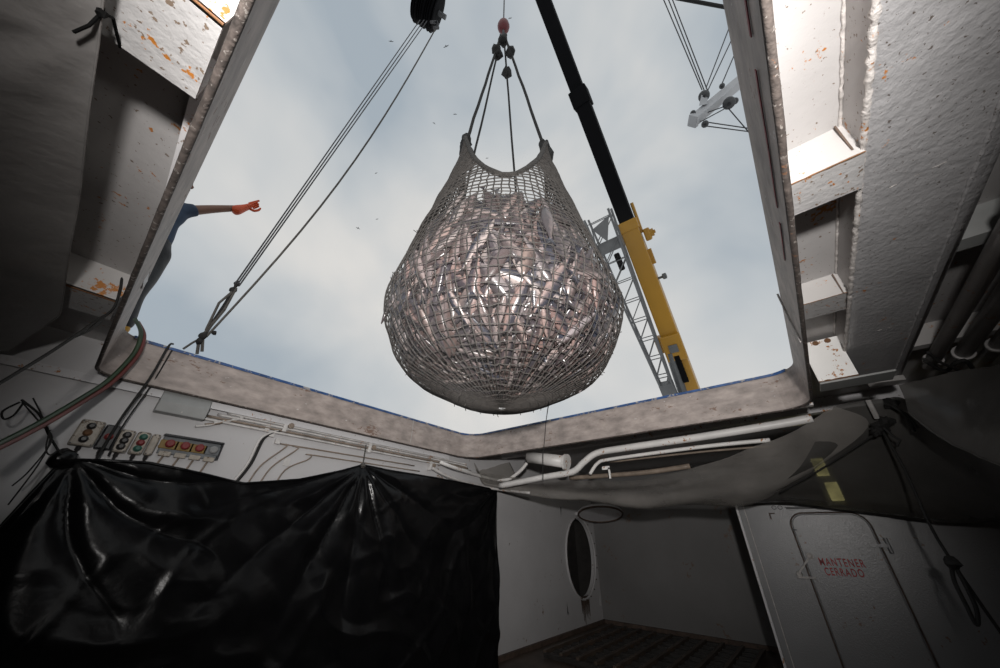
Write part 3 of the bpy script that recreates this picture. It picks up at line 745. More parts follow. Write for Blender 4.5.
# ================================================================== GULLS
gulls = ((391, 41, 5, 'just below the pulley block, left of it'), (446, 46, 6, 'between the slack rope and the red ball'), (455, 114, 4, 'left of the upper left sling rope'),
         (434, 123, 3.5, 'lower of two left of the sling'), (358, 228, 5, 'low over the left of the net'), (487, 158, 3, 'seen between the two left sling ropes'),
         (510, 18, 4, 'right beside the red hook ball'), (377, 219, 3, 'just above the lowest gull'), (376, 173, 3, 'tiny, midway up the sky left of the net'))
for k, (px, py, sz, wh) in enumerate(gulls):
    p = ray(px, py)*30; s = sz*30/FPX/2
    g_ = thing('gull', 'small dark gull in flight, ' + wh, 'bird', p, 'gulls circling in the sky')
    a = random.uniform(-.9, .9); wx = (r_*math.cos(a) + u_*math.sin(a)); wy = f_.cross(wx)
    MB().tube([p - wy*s*.45, p - wy*s*.2, p + wy*s*.2, p + wy*s*.45], [.02*s, .14*s, .13*s, .02*s], 6).build('body', M['bird'], g_)
    for q in (-1, 1):
        P = [p + wy*s*.1, p + wx*q*s*.5 + wy*s*.25, p + wx*q*s*1.0 + wy*s*.02, p + wx*q*s*.5 + wy*s*.02, p - wy*s*.08]
        MB().prism(P, f_*.03).build('wing', M['bird'], g_)

# ================================================================== PORT WALL FITTINGS
def wy_(px, py, off=.03): return aty(px, py, WY-off)
tb_ = thing('angle_bar', 'white steel angle bar along the top of the left wall', 'angle bar', (-.2, WY, 1.03))
MB().bar((-1.2, WY-.03, 1.045), (3.7, WY-.03, 1.045), .03, .008).build('flange', M['white_clean'], tb_)
MB().bar((-1.2, WY-.055, 1.02), (3.7, WY-.055, 1.02), .006, .03).build('flange', M['white_clean'], tb_)
# duct box
P = [wy_(173, 391, 0), wy_(212, 399, 0), wy_(190, 420, 0), wy_(152, 412, 0)]
dx = thing('duct_box', 'grey sloping duct box on the wall above the switches', 'duct', P[2])
q = [Vector((p.x, p.y, p.z)) for p in P]
zt = (q[0].z+q[1].z)/2; zb = (q[2].z+q[3].z)/2; x0, x1 = q[3].x, q[1].x
MB().prism([(x0, WY, zt), (x0, WY-.07, zt), (x0, WY-.12, zb+.09), (x0, WY-.10, zb), (x0, WY, zb)], (x1-x0, 0, 0)).build('casing', M['duct'], dx, bevel=.006)
MB().bar(((x0+x1)/2, WY-.105, zb+.02), ((x0+x1)/2, WY-.075, zt), .004).build('seam', M['weld'], dx)

# switch boxes on the wall
def buttons(t, c, n_, r, mats, dz):
    for k, mt in enumerate(mats):
        MB().lathe(Vector((c.x, c.y, c.z + dz*((len(mats)-1)/2-k))), (0, -1, 0), [(0, r*1.25), (.010, r*1.25), (.012, r), (.03, r*.95), (.034, r*.6)], 12).build('button', M[mt], t)
def swbox(px0, px1, pyt, pyb, mat, label, mats, name='switch_box', r=.021):
    a = wy_((px0[0]+px1[0])/2, (px0[1]+px1[1])/2, .05)
    xl, xr = wy_(*px0, .05).x, wy_(*px1, .05).x; zt, zb = wy_(*pyt, .05).z, wy_(*pyb, .05).z
    t = thing(name, label, 'switch box', ((xl+xr)/2, WY-.05, zb), 'switch boxes on the left wall')
    MB().box(xl, xr, WY-.07, WY, zb, zt).build('casing', M[mat], t, bevel=.012)
    buttons(t, Vector(((xl+xr)/2, WY-.07, (zt+zb)/2)), 3, r, mats, (zt-zb)/3.9)
    for sx in (xl+.012, xr-.012):
        for sz in (zb+.012, zt-.012): MB().lathe((sx, WY-.07, sz), (0, -1, 0), [(0, .006), (.004, .005)], 6).build('screw', M['wire'], t)
    MB().lathe(((xl+xr)/2, WY-.035, zb), (0, 0, -1), [(0, .014), (.03, .014), (.03, .009), (.05, .009)], 8).build('cable_gland', M['knob_black'], t)
    return t
swbox((73, 434), (98, 437), (91, 420), (88, 447), 'box_cream', 'worn cream switch box with three dark buttons, leftmost in the row', ('knob_black', 'rust', 'knob_black'))
swbox((100, 436), (116, 439), (112, 425), (106, 450), 'box_black', 'black switch box with one red button in the row', ('knob_red',))
swbox((116, 440), (131, 442), (128, 430), (122, 453), 'box_cream', 'worn cream switch box with three black buttons, middle of the row', ('knob_black', 'knob_black', 'knob_black'))
swbox((134, 441), (147, 443), (144, 432), (139, 455), 'box_cream', 'cream switch box with green and red buttons in the row', ('knob_green', 'knob_red', 'knob_green'))
swbox((149, 443), (157, 444), (155, 434), (151, 456), 'box_cream', 'narrow rusty blank box beside the grey panel', ())
a, b_ = wy_(165, 435, .04), wy_(222, 446, .04); zb = wy_(160, 453, .04).z
pn = thing('button_panel', 'grey panel with red stop buttons on yellow plates, right end of switch row', 'switch panel', ((a.x+b_.x)/2, WY, zb))
xl, xr, zt = wy_(163, 440, .04).x, wy_(219, 452, .04).x, a.z-.005
MB().box(xl, xr, WY-.03, WY, zb, zt).build('backing', M['box_grey'], pn, bevel=.006)
MB().box(xl-.008, xr+.008, WY-.075, WY, zt, zt+.014).build('hood', M['box_black'], pn)
MB().box(xr, xr+.012, WY-.05, WY, zb, zt).build('side_strip', M['box_black'], pn)
for k in range(4):
    x = lerp(xl, xr, (k+.5)/4)
    MB().box(x-.062, x+.062, WY-.04, WY-.03, zb+.04, zt-.03).build('plate', M['knob_yellow'] if k < 3 else M['box_grey'], pn, bevel=.004)
    MB().lathe((x, WY-.04, (zb+zt)/2+.01), (0, -1, 0), [(0, .02), (.02, .02), (.022, .032), (.04, .032), (.046, .022)], 14).build('button', M['knob_red' if k < 3 else 'knob_grey'], pn, smooth=False)
    MB().box(x-.04, x+.04, WY-.045, WY-.03, zb-.02, zb+.02).build('gland_box', M['box_cream'], pn, bevel=.004)
for k in range(4):
    x = lerp(xl, xr, (k+.5)/4)
    MB().tube([(x, WY-.02, zb-.02), (x-.02, WY-.02, zb-.12), (x-.03, WY-.02, zb-.36)], .008, 6).build('cable', M['pipe_brown'], None, 'thin brown cable dropping from the grey button panel, ' + ('first', 'second', 'third', 'last')[k] + ' from the left', 'cable', 'cables under the button panel')

# conduits along the wall under the coaming
for k in range(4):
    z = .985 - .03*k
    x0 = .93 - .06*k
    P = [(x0-.16, WY-.03, z-.08), (x0-.06, WY-.03, z-.045), (x0, WY-.03, z-.005), (x0+.06, WY-.03, z), (3.6+.1*k, WY-.03-.01*k, z), (4.05, WY-.1, z-.02)]
    MB().tube(smooth_path(P, 5), .0115, 7).build('conduit', M['conduit' if k != 2 else 'pipe_brown'], None,
        ('pale thin conduit under the coaming, topmost of the wall bundle', 'pale thin conduit, second from the top of the wall bundle', 'brown conduit in the wall bundle under the coaming', 'pale conduit, lowest of the wall bundle')[k], 'conduit', 'conduits along the left wall', smooth=True)
for k in range(3):
    xa = 1.40 + .10*k + .02*k*k; xe = (1.22, 1.32, 1.46)[k]
    top = (.80, .80, .74)[k]
    P = [(xe-.07, WY-.02, .30), (xe, WY-.02, .55), (xa-.03, WY-.02, top-.06), (xa+.01, WY-.02, top-.01), (xa+.06, WY-.02, top), (3.0 + .1*k, WY-.02, top + .02)]
    MB().tube(smooth_path(P, 5), .0075, 6).build('thin_conduit', M['pipe_brown'], None, 'thin brown pipe bending down the left wall into the tarpaulin, ' + ('leftmost', 'middle one', 'rightmost')[k] + ' of three', 'pipe', 'thin pipes on the left wall', smooth=True)
P = [(1.30, WY-.03, .93), (1.22, WY-.03, .88), (1.16, WY-.03, .80), (1.13, WY-.03, .55), (1.02, WY-.03, .28)]
for k in range(2):
    MB().tube([Vector(p) + Vector((-.03*k, 0, -.01*k)) for p in smooth_path(P, 5)], .013, 6).build('bent_cable', M['conduit'] if k else M['rope_dark'], None, ('dark cable bending down the wall beside the pale one', 'pale conduit bending down the wall beside the dark cable')[k], 'cable', None, smooth=True)
for px, py in ((286, 425), (370, 447), (431, 465)):
    p = wy_(px, py, .05)
    t = thing('pipe_clamp', {286: 'small clamp on the conduits above the left part of the tarpaulin', 370: 'clamp with tarpaulin cord on the conduits at mid wall', 431: 'clamp on the conduits near the far hatch corner'}[px], 'clamp', p)
    MB().box(p.x-.02, p.x+.02, WY-.06, WY, p.z-.07, p.z+.05).build('strap', M['conduit'], t, bevel=.004)
    MB().lathe((p.x+.05, WY-.05, p.z), (0, -1, 0), [(0, .03), (.02, .03), (.022, .015), (.03, .015)], 10).build('bolt', M['pipe_brown'], t)
for i, (px, py) in enumerate(((267, 429), (272, 434), (278, 441))):
    p = wy_(px, py, .03)
    MB().box(p.x-.025, p.x+.025, WY-.04, WY, p.z-.03, p.z+.03).build('junction_clip', M['conduit'], None, ('topmost', 'middle', 'lowest')[i] + ' small pale clip where the thin pipes bend', 'clip', 'pipe clips on the wall', bevel=.006)
p = wy_(287, 462, .01)
MB().box(p.x-.03, p.x+.03, WY-.012, WY, p.z-.04, p.z+.04).build('wall_patch', M['conduit'], None, 'small square plate on the white wall above the tarpaulin', 'plate', bevel=.004)

# ---- black tarpaulin on the left wall
tp_ = [(-1.2, -1.0), (-.35, -.75), (-.14, -.10), (-.05, .40), (.02, .425), (.4, .455), (.75, .42), (1.105, .375), (1.58, .462), (2.0, .60), (2.265, .705), (2.6, .69), (3.46, .69), (4.4, .66), (4.80, .65)]
def topz(x):
    for (a, za), (b_, zb_) in zip(tp_, tp_[1:]):
        if x <= b_: return lerp(za, zb_, (x-a)/(b_-a))
    return tp_[-1][1]
ties = [(-.02, .43), (2.265, .70), (4.78, .65)]
tar = thing('black_tarpaulin', 'glossy black plastic tarpaulin hung over the lower left wall', 'tarpaulin', (2.0, 3.9, FL))
rows = []
NXT, NZT = 280, 120
for i in range(NXT+1):
    u = i/NXT; x = -1.2 + 6.0*u; zt = topz(x); col = []
    for j in range(NZT+1):
        v = j/NZT; z = lerp(zt, FL+.02, v); y = 4.06 - .42*v**1.1 - .10*v*nz(x*.8, z*.8, 0)
        fold = 0
        for ti, (tx, tz) in enumerate(ties):
            dx_, dz_ = x-tx, z-tz; d = math.hypot(dx_, dz_); a = math.atan2(dx_, -dz_)
            wgt = math.exp(-(d/1.35)**2)*min(1, d/.25)
            fold += wgt*.055*abs(math.sin(a*(6.5, 8, 7)[ti] + nz(d*1.3, ti*7, 0)*1.2))**.7*(1 if ti != 2 or dx_ < 0 else .3)
        sag = .05*math.exp(-((z-(zt-.22-.1*math.sin(x*2.2)))/.07)**2)*(1 if -.0 < x < 2.2 else .2)*abs(nz(x*2, 2, 0)+.3)
        cr_ = .016*nz(x*4+z*2.3, z*3-x, 1) + .03*nz(x*1.6-z*1.2, z*1.5, 6)*v
        rd = max(0, 1-5*abs(nz(x*1.1+z*.9, z*1.3-x*.35, 12)))*.028*v**.5 + max(0, 1-6*abs(nz(x*1.7-z*1.4, z*.9+x*.5, 33)))*.018*v**.5 + max(0, 1-7*abs(nz(x*3.3+z*2.1, z*2.6-x*1.4, 51)))*.009*max(0, nz(x*.9, z*.9, 77)+.25)
        y -= fold + sag + cr_ + rd
        xx = x - .42*v*max(0, (u-.72)/.28)**1.5
        col.append(Vector((xx, min(y, WY-.05), z)))
    rows.append(col)
MB().grid(rows).build('sheet', M['black'], tar, smooth=True)
MB().tube([r[0] for r in rows], .012, 6).build('hem', M['black'], tar, smooth=True)
p = Vector((2.265, 4.05, .70))
MB().blob(p, .035, .6, 8, 2).build('tie_knot', M['rope_grey'], tar)
MB().tube([p, (2.28, WY-.07, .95)], .008, 5).build('tie_cord', M['rope_grey'], tar)
MB().blob((-.05, 4.03, .42), .07, .7, 10, 5).build('gathered_corner', M['black'], tar, smooth=True)
MB().tube(smooth_path([aty(62, 456, 4.0), aty(55, 445, 3.95), aty(48, 433, 3.9), aty(40, 415, 3.8), aty(22, 400, 3.6)], 4), .007, 5).build('tie_cord', M['rope_dark'], tar)

# cords hanging over the port wall
def cord(pts, r, mat, name, label, cat='cord', group=None, n_=6):
    return MB().tube(smooth_path([Vector(p) for p in pts], n_), r, 6).build(name, M[mat], None, label, cat, group, smooth=True)
cord([aty(173, 344, 4.10), aty(168, 347, 4.0), aty(150, 378, 4.0), aty(120, 420, 4.05), aty(97, 458, 4.05), aty(90, 470, 4.02)], .009, 'rope_dark', 'hooked_rope', 'black cord hooked over the coaming hanging past the switch boxes')
cord([aty(172, 350, 4.02), aty(152, 384, 4.06), aty(124, 424, 4.07), aty(108, 456, 4.07)], .006, 'rope_dark', 'hooked_rope', 'thinner black cord beside the one hooked over the coaming')
for k, (P_, lb) in enumerate(((((24, 402), (14, 415), (4, 419), (3, 411), (20, 402)), 'short black loop tied under the left plastic curtain'),
          (((22, 402), (42, 425), (52, 440), (30, 470), (12, 486)), 'long black string trailing from the left curtain toward the tarpaulin'),
          (((33, 398), (44, 420), (50, 440), (38, 465), (8, 505)), 'thin black string hanging beside the gathered tarpaulin corner'),
          (((50, 430), (46, 448), (50, 455), (58, 450)), 'small curl of black string beside the tarpaulin corner'))):
    cord([aty(x, y, 3.72) for x, y in P_], .0045 if k else .006, 'rope_dark', 'black_string', lb)
# twin hose
HP = [(137, 318), (143, 331), (139, 347), (128, 362), (108, 381), (80, 399), (48, 418), (18, 434), (-15, 450)]
HD = [4.0, 3.95, 3.92, 3.9, 3.85, 3.7, 3.5, 3.3, 3.1]
cord([aty(x-2, y+1, d) for (x, y), d in zip(HP, HD)], .015, 'hose_green', 'hose', 'green hose of the twin pair draped over the left coaming corner', 'hose', 'twin hoses')
cord([aty(x+1, y+4, d+.01) for (x, y), d in zip(HP, HD)], .015, 'hose_red', 'hose', 'red hose of the twin pair draped over the left coaming corner', 'hose', 'twin hoses')
# black rope from the deck beam
cord([aty(122, 276, 2.82), aty(120, 290, 2.79), aty(113, 309, 2.76), aty(95, 322, 2.7), aty(60, 346, 2.6), aty(20, 371, 2.5), aty(-20, 395, 2.4)], .007, 'rope_dark', 'black_rope', 'black rope hanging from the shaded beam down across the left curtain', 'rope')
cord([aty(113, 309, 2.75), aty(100, 321, 2.7), aty(88, 331, 2.68), aty(72, 338, 2.65)], .006, 'rope_dark', 'rope_tail', 'short loose black rope end below the shaded beam', 'rope')

# ---- port plastic curtain slung under the deckhead
tie = (-.40, 1.06)
rows = []
for i in range(141):
    y = -.8 + 4.75*i/140; row = []
    for j in range(81):
        v = j/80
        x = -.398 - 1.45*v  + (.0 if y < 3.1 else -.22*(y-3.1))
        z = 1.105 - .50*v**1.25 - .22*v*(1-v) 
        if y > 2.7: z -= .20*((y-2.7)/1.0)**1.4*(.25+v)
        d = math.hypot(x-tie[0], y-tie[1]); a = math.atan2(y-tie[1], -(x-tie[0])+1e-6)
        z -= .022*math.exp(-(d/1.0)**2)*min(1, d/.3)*math.sin(a*4.5)**2
        z -= .024*nz(x*2.2, y*1.4, 2) + .005*nz(x*8, y*3, 4)
        row.append(Vector((x, y, z)))
    rows.append(row)
cu = thing('plastic_curtain', 'grimy translucent plastic sheet slung under the deckhead at far left', 'plastic sheet', (-1.0, 1.5, .5))
MB().grid(rows).build('sheet', M['plastic_curtain'], cu, smooth=True)
p = rows[52][0]
MB().blob(p, .012, .7, 8, 1).build('tie_knot', M['cord_black'], cu)
MB().tube([p, p + Vector((.012, .01, .02)), (-.38, 1.085, 1.152)], .004, 5).build('tie_cord', M['cord_black'], cu)
MB().tube([p, p + Vector((-.01, .04, -.02)), p + Vector((-.03, .08, -.03))], .004, 5).build('tie_cord', M['cord_black'], cu)
MB().tube([r[0] for r in rows], .003, 5).build('hem', M['plastic_curtain'], cu, smooth=True)

# ================================================================== FAR SIDE UNDER THE COAMING
def pipe(pts, r, mat, name, label, cat='pipe', group=None, n_=6):
    pts = [Vector((p.x, min(p.y, WY-.06), p.z)) for p in pts]
    return MB().tube(smooth_path(pts, n_), r, 10).build(name, M[mat], None, label, cat, group, smooth=True)
X_ = 4.55
def fx(px, py, X=4.45): return atx(px, py, X)
pipe([fx(500, 486), fx(545, 477), fx(572, 472), fx(584, 462), fx(597, 453), fx(625, 448), fx(700, 437), fx(780, 424), fx(812, 418)], .042, 'pipe_white', 'white_pipe', 'white pipe with a kink under the far coaming')
pipe([fx(590, 474, 4.55), fx(598, 463, 4.55), fx(612, 459, 4.55), fx(700, 447, 4.55), fx(770, 440, 4.55)], .022, 'pipe_white', 'white_pipe', 'thinner white pipe just below the kinked one under the far coaming')
pipe([fx(610, 462, 4.7), fx(700, 452, 4.7), fx(772, 446, 4.7)], .012, 'pipe_brown', 'thin_pipe', 'thin brown pipe under the white pipes at the far side')
pipe([fx(570, 478, 4.75), fx(640, 473, 4.75), fx(690, 466, 4.75)], .03, 'pipe_brown', 'brown_pipe', 'dull brown pipe above the slung plastic at the far side')
pipe([fx(520, 455, 4.3), fx(545, 462, 4.3), fx(560, 465, 4.3)], .0, 'pipe_white', 'x', 'x') if 0 else None
c0, c1 = fx(529, 457, 4.5), fx(566, 462, 4.5)
t = thing('pipe_stub', 'fat white pipe stub with flange under the far coaming', 'pipe', c0)
MB().tube([c0, c1], .085, 14).build('barrel', M['pipe_white'], t, smooth=True)
MB().lathe(c1, c1-c0, [(-.02, .11), (.02, .11)], 16).build('flange', M['pipe_white'], t)
t = thing('pipe_bracket', 'small white welded bracket holding the kinked pipe', 'bracket', fx(606, 478))
p = fx(606, 468)
MB().box(p.x-.01, p.x+.01, p.y-.05, p.y+.05, p.z-.02, p.z+.02).build('arm', M['pipe_white'], t)
MB().box(p.x-.01, p.x+.01, p.y-.05, p.y-.03, p.z-.13, p.z).build('leg', M['pipe_white'], t)
pipe([aty(440, 462, 4.0), aty(455, 468, 3.95), fx(480, 477, 4.5), fx(505, 480, 4.5), fx(519, 472, 4.5), fx(527, 463, 4.5)], .025, 'pipe_white', 'white_pipe', 'white pipe curling round the far hatch corner')
pipe([aty(432, 468, 4.05), aty(452, 478, 4.0), fx(490, 488, 4.6), fx(530, 493, 4.6)], .02, 'conduit', 'conduit', 'pale conduit turning the far corner above the tarpaulin', 'conduit')
b = MB().box(4.95, 5.05, -1.2, 4.1, 1.2, ZD); b.build('deck_beam', M['white_clean'], None, 'white beam across the deckhead beyond the far coaming', 'beam')
MB().box(4.3, 4.32, -.3, 4.1, 1.12, ZD).build('deckhead_stiffener', M['white_clean'], None, 'white stiffener plate close behind the far coaming', 'beam')
MB().bar((4.22, -.3, 1.10), (4.22, 3.9, 1.10), .03, .012).build('cable_tray', M['pipe_white'], None, 'long pale cable tray directly behind the far coaming', 'cable tray')

# ---- slung plastic sheets
def sheet(rowsets, n_, name, mat, label, amp=.02, seed=0, kx=6):
    cols = [smooth_path(r, 8) for r in rowsets]; m_ = len(cols[0]); G_ = []
    for i in range(m_):
        path = smooth_path([c[i] for c in cols], n_); G_.append(path)
    for i, r in enumerate(G_):
        for j, p in enumerate(r):
            if p.x < 8: p.y = min(p.y, WY-.06)
            p += Vector((0, 0, amp*nz(p.x*1.5+p.y*.6, p.y*kx*.5+p.z*3, seed) + amp*.9*nz(p.y*1.1, (p.x*1.3+p.z)*10, seed+3)))
    t = thing(name, label, 'plastic sheet', G_[m_//2][len(G_[0])//2])
    MB().grid(G_).build('sheet', M[mat], t, smooth=True)
    MB().tube(G_ and [r[-1] for r in G_], .008, 5).build('hem', M['plastic_dark'], t, smooth=True)
    return t
U = [(448, 465, 4.25), (485, 472, 4.35), (530, 479, 4.5), (580, 481, 4.55), (650, 478, 4.6), (720, 460, 4.55), (790, 432, 4.5), (835, 407, 4.4)]
Md = [(450, 471, 4.35), (490, 484, 4.55), (535, 488, 4.75), (590, 493, 4.85), (650, 493, 4.9), (720, 484, 4.85), (800, 463, 4.75), (868, 428, 4.5)]
Lw = [(452, 474, 4.4), (492, 486, 4.6), (545, 498, 4.85), (590, 501, 5.0), (636, 509, 5.1), (695, 504, 5.15), (745, 505, 5.2), (800, 480, 5.0)]
B2 = [(455, 470, 5.2), (495, 478, 5.4), (540, 486, 5.6), (600, 494, 5.7), (640, 500, 5.75), (700, 500, 5.75), (740, 498, 5.75), (800, 478, 5.7)]
sh = sheet([[atx(*p) for p in q] for q in (U, Md, Lw, B2)], 8, 'plastic_sheet', 'plastic', 'cloudy plastic sheet sagging like a hammock under the far coaming', .02, 1)
U2 = [(835, 409, 4.4), (880, 400, 4.4), (905, 398, 4.4), (940, 415, 4.2), (1000, 440, 3.9), (1060, 470, 3.6)]
M2 = [(800, 466, 4.75), (872, 432, 4.55), (900, 440, 4.6), (940, 460, 4.5), (1000, 480, 4.3), (1060, 500, 4.0)]
M3 = [(765, 490, 5.1), (830, 482, 5.0), (890, 486, 5.0), (940, 495, 4.9), (1000, 505, 4.7), (1060, 515, 4.5)]
L2 = [(745, 503, 5.3), (795, 503, 5.45), (855, 511, 5.45), (930, 519, 5.4), (1000, 523, 5.2), (1060, 528, 5.0)]
B3 = [(745, 498, 5.75), (800, 499, 5.8), (860, 504, 5.8), (930, 510, 5.8), (1000, 512, 5.7), (1060, 515, 5.6)]
sheet([[atx(*p) for p in q] for q in (U2, M2, M3, L2, B3)], 7, 'plastic_sheet', 'plastic_dark', 'dark grimy plastic sheet fanning out above the white door', .03, 4)
U3 = [(898, 384, 3.75), (935, 376, 3.6), (965, 370, 3.5), (1010, 362, 3.3), (1070, 350, 3.0)]
M4 = [(905, 400, 3.8), (940, 410, 3.65), (970, 412, 3.5), (1010, 415, 3.2), (1070, 420, 2.9)]
L3 = [(908, 412, 3.85), (940, 437, 3.75), (970, 452, 3.6), (1010, 468, 3.3), (1070, 490, 3.0)]
sheet([[atx(*p) for p in q] for q in (U3, M4, L3)], 8, 'plastic_sheet', 'plastic_dark', 'grey plastic flap lashed below the pipes at the right edge', .02, 8)
# knots and lashings at the starboard gathering point
kn = thing('sheet_lashing', 'black knotted lashing gathering the plastic under the girder end', 'lashing', atx(880, 432, 4.4))
MB().tube([atx(868, 400, 4.3), atx(872, 408, 4.32), atx(877, 418, 4.38)], .02, 7).build('toggle', M['white_rust'], kn)
for (px, py, rr) in ((880, 427, .05), (886, 421, .045), (876, 432, .035), (891, 404, .045)):
    MB().blob(atx(px, py, 4.36), rr, .8, 10, px).build('knot', M['rope_dark'], kn)
for P_ in (((884, 428), (893, 436), (900, 440), (897, 446)), ((892, 406), (902, 412), (912, 425), (914, 432)), ((892, 406), (906, 414), (918, 428))):
    MB().tube([atx(x, y, 4.3) for x, y in P_], .010, 5).build('cord', M['rope_dark'], kn)
cord([atx(882, 430, 4.4), atx(820, 470, 4.7), atx(780, 493, 5.0)], .008, 'rope_dark', 'fold_rope', 'black cord running along the fold of the slung plastic')
cord([atx(882, 430, 4.4), atx(905, 470, 4.4), atx(930, 525, 4.4), atx(953, 563, 4.4), atx(985, 610, 4.4), atx(1010, 645, 4.4)], .010, 'rope_dark', 'hanging_rope', 'long black cord hanging in front of the door side wall')
cord([atx(951, 560, 4.38), atx(954, 580, 4.38), atx(966, 605, 4.38), atx(975, 623, 4.38), atx(978, 622, 4.38), atx(975, 605, 4.38), atx(960, 575, 4.38), atx(952, 562, 4.38)], .012, 'rope_dark', 'rope_loop', 'black cord loop knotted onto the long hanging cord at right')
MB().blob(atx(952, 562, 4.37), .04, .6, 8, 6).build('rope_knot', M['rope_dark'], None, 'black knot where the loop joins the hanging cord', 'knot')
# ---- starboard pipes
for k, (y, z, r) in enumerate(((-.985, 1.12, .038), (-1.13, 1.13, .042), (-1.28, 1.14, .038))):
    t = thing('deckhead_pipe', ('speckled grey pipe under the deckhead, nearest the girder', 'grey pipe under the deckhead, middle of three', 'dark pipe under the deckhead, farthest from the girder')[k], 'pipe', (2.5, y, z-r), 'pipes right of the girder')
    MB().tube([(-1, y, z), (3.75+.2*k, y, z)], r, 14).build('barrel', M['pipe'], t, smooth=True)
    for x in (1.9, 3.62):
        MB().lathe((x, y, z), (1, 0, 0), [(-.012, r+.002), (-.01, r+.012), (.01, r+.012), (.012, r+.002)], 14).build('joint_ring', M['pipe'], t)
MB().box(2.2, 2.3, -1.9, YR, 1.2, ZD).build('deck_beam', M['duct'], None, 'shadowed cross beam above the pipes right of the girder', 'beam')
MB().box(3.5, 3.58, -1.9, YR, 1.2, ZD).build('deck_beam', M['white_rust'], None, 'shadowed rusty cross beam at the far end of the right pipes', 'beam')
cord([atz(925, 361, 1.08), atz(945, 371, 1.06), atz(958, 362, 1.07), atz(975, 372, 1.05), atz(1010, 440, .9)], .012, 'rope_dark', 'pipe_lashing', 'black cord lashed round the pipes at the right edge')
cord([atz(928, 352, 1.08), atz(940, 362, 1.05), atz(960, 372, 1.04), atz(950, 382, 1.0)], .010, 'rope_dark', 'pipe_lashing', 'loose black cord end hanging under the right pipes')

# ================================================================== DOOR AND ALCOVE
dr = thing('door_1', 'rounded white steel door lettered in red, in the right bulkhead', 'door', (BX, -.15, FL)); dr['kind'] = 'structure'
yl, yr = atx(791, 522, BX).y, atx(874, 535, BX).y; zt = atx(820, 514, BX).z; zbot = FL+.22
def rr2(y0, y1, z0, z1, r, x):
    P = []
    for cy, cz, a0 in ((y1-r, z1-r, 0), (y0+r, z1-r, PI/2), (y0+r, z0+r, PI), (y1-r, z0+r, 3*PI/2)):
        for k in range(7):
            t = a0 + PI/2*k/6; P.append(Vector((x, cy + r*math.cos(t), cz + r*math.sin(t))))
    return P
MB().prism(rr2(yr, yl, zbot, zt, .14, BX-.03), (.03, 0, 0)).build('panel', M['door'], dr, bevel=.01)
MB().tube(rr2(yr-.014, yl+.014, zbot-.014, zt+.014, .15, BX-.006), .008, 6, closed=True).build('frame_bead', M['stain'], dr)
# hinge bars on the right, dog lever on the left
p = atx(862, 546, BX)
for dz in (.0,):
    MB().bar((BX-.045, yr+.20, p.z+.0), (BX-.045, yr-.06, p.z+.01), .012, .016).build('hinge_arm', M['door'], dr)
    MB().lathe((BX-.045, yr-.07, p.z-.06), (0, 0, 1), [(0, .016), (.14, .016)], 10).build('hinge_pin', M['door'], dr)
    MB().bar((BX-.03, yr-.03, p.z+.035), (BX-.03, yr-.13, p.z+.03), .010, .008).build('hinge_plate', M['door'], dr)
h0, h1, h2 = atx(810, 556, BX-.06), atx(799, 573, BX-.08), atx(814, 578, BX-.08)
hd = MB().lathe((BX-.03, h0.y, h0.z), (-1, 0, 0), [(0, .032), (.02, .032), (.022, .02), (.06, .018)], 12).build('handle', M['weld'], dr)
MB().bar((BX-.07, h0.y, h0.z), (BX-.08, h1.y, h1.z), .011, .008).build('lever', M['weld'], hd)
MB().bar((BX-.05, h1.y+.03, h1.z-.04), (BX-.05, h2.y-.02, h2.z), .012, .010).build('catch', M['weld'], hd)
MB().lathe((BX-.03, h1.y, h1.z-.01), (-1, 0, 0), [(0, .028), (.06, .024)], 10).build('dog_stud', M['weld'], hd)
p = atx(794, 530, BX); MB().box(BX-.05, BX, p.y-.03, p.y+.02, p.z-.006, p.z+.008).build('latch', M['wire'], dr)
# lettering, painted by stencil
def text(s, cy, cz, width, height):
    cu_ = bpy.data.curves.new('lettering', 'FONT'); cu_.body = s; cu_.align_x = 'CENTER'; cu_.align_y = 'CENTER'; cu_.extrude = .0008; cu_.offset = .02; cu_.space_character = 1.2
    tmp = bpy.data.objects.new('tmp', cu_); C.objects.link(tmp)
    bpy.context.view_layer.update()
    dg = bpy.context.evaluated_depsgraph_get(); me = bpy.data.meshes.new_from_object(tmp.evaluated_get(dg))
    bpy.data.objects.remove(tmp); bpy.data.curves.remove(cu_)
    xs = [v.co.x for v in me.vertices]; ys = [v.co.y for v in me.vertices]
    sx = width/(max(xs)-min(xs)); sy = height/(max(ys)-min(ys)); my = (max(ys)+min(ys))/2; mx_ = (max(xs)+min(xs))/2
    for v in me.vertices:
        x, y, z = v.co; v.co = Vector((BX-.031-.001*(z > 0), cy - (x-mx_)*sx, cz + (y-my)*sy + .005*nz(x*3, 1, cz))) - WL[dr.name]
    me.materials.clear(); me.materials.append(M['redtext'])
    o = bpy.data.objects.new('lettering', me); C.objects.link(o); o.parent = dr; o['label'] = 'red hand-stencilled lettering ' + s
a, b_ = atx(819, 561, BX-.03), atx(865, 564, BX-.03); text('MANTENER', (a.y+b_.y)/2, (a.z+b_.z)/2, a.y-b_.y, .074)
a, b_ = atx(825, 572, BX-.03), atx(863.5, 572.5, BX-.03); text('CERRADO', (a.y+b_.y)/2, (a.z+b_.z)/2, a.y-b_.y, .074)
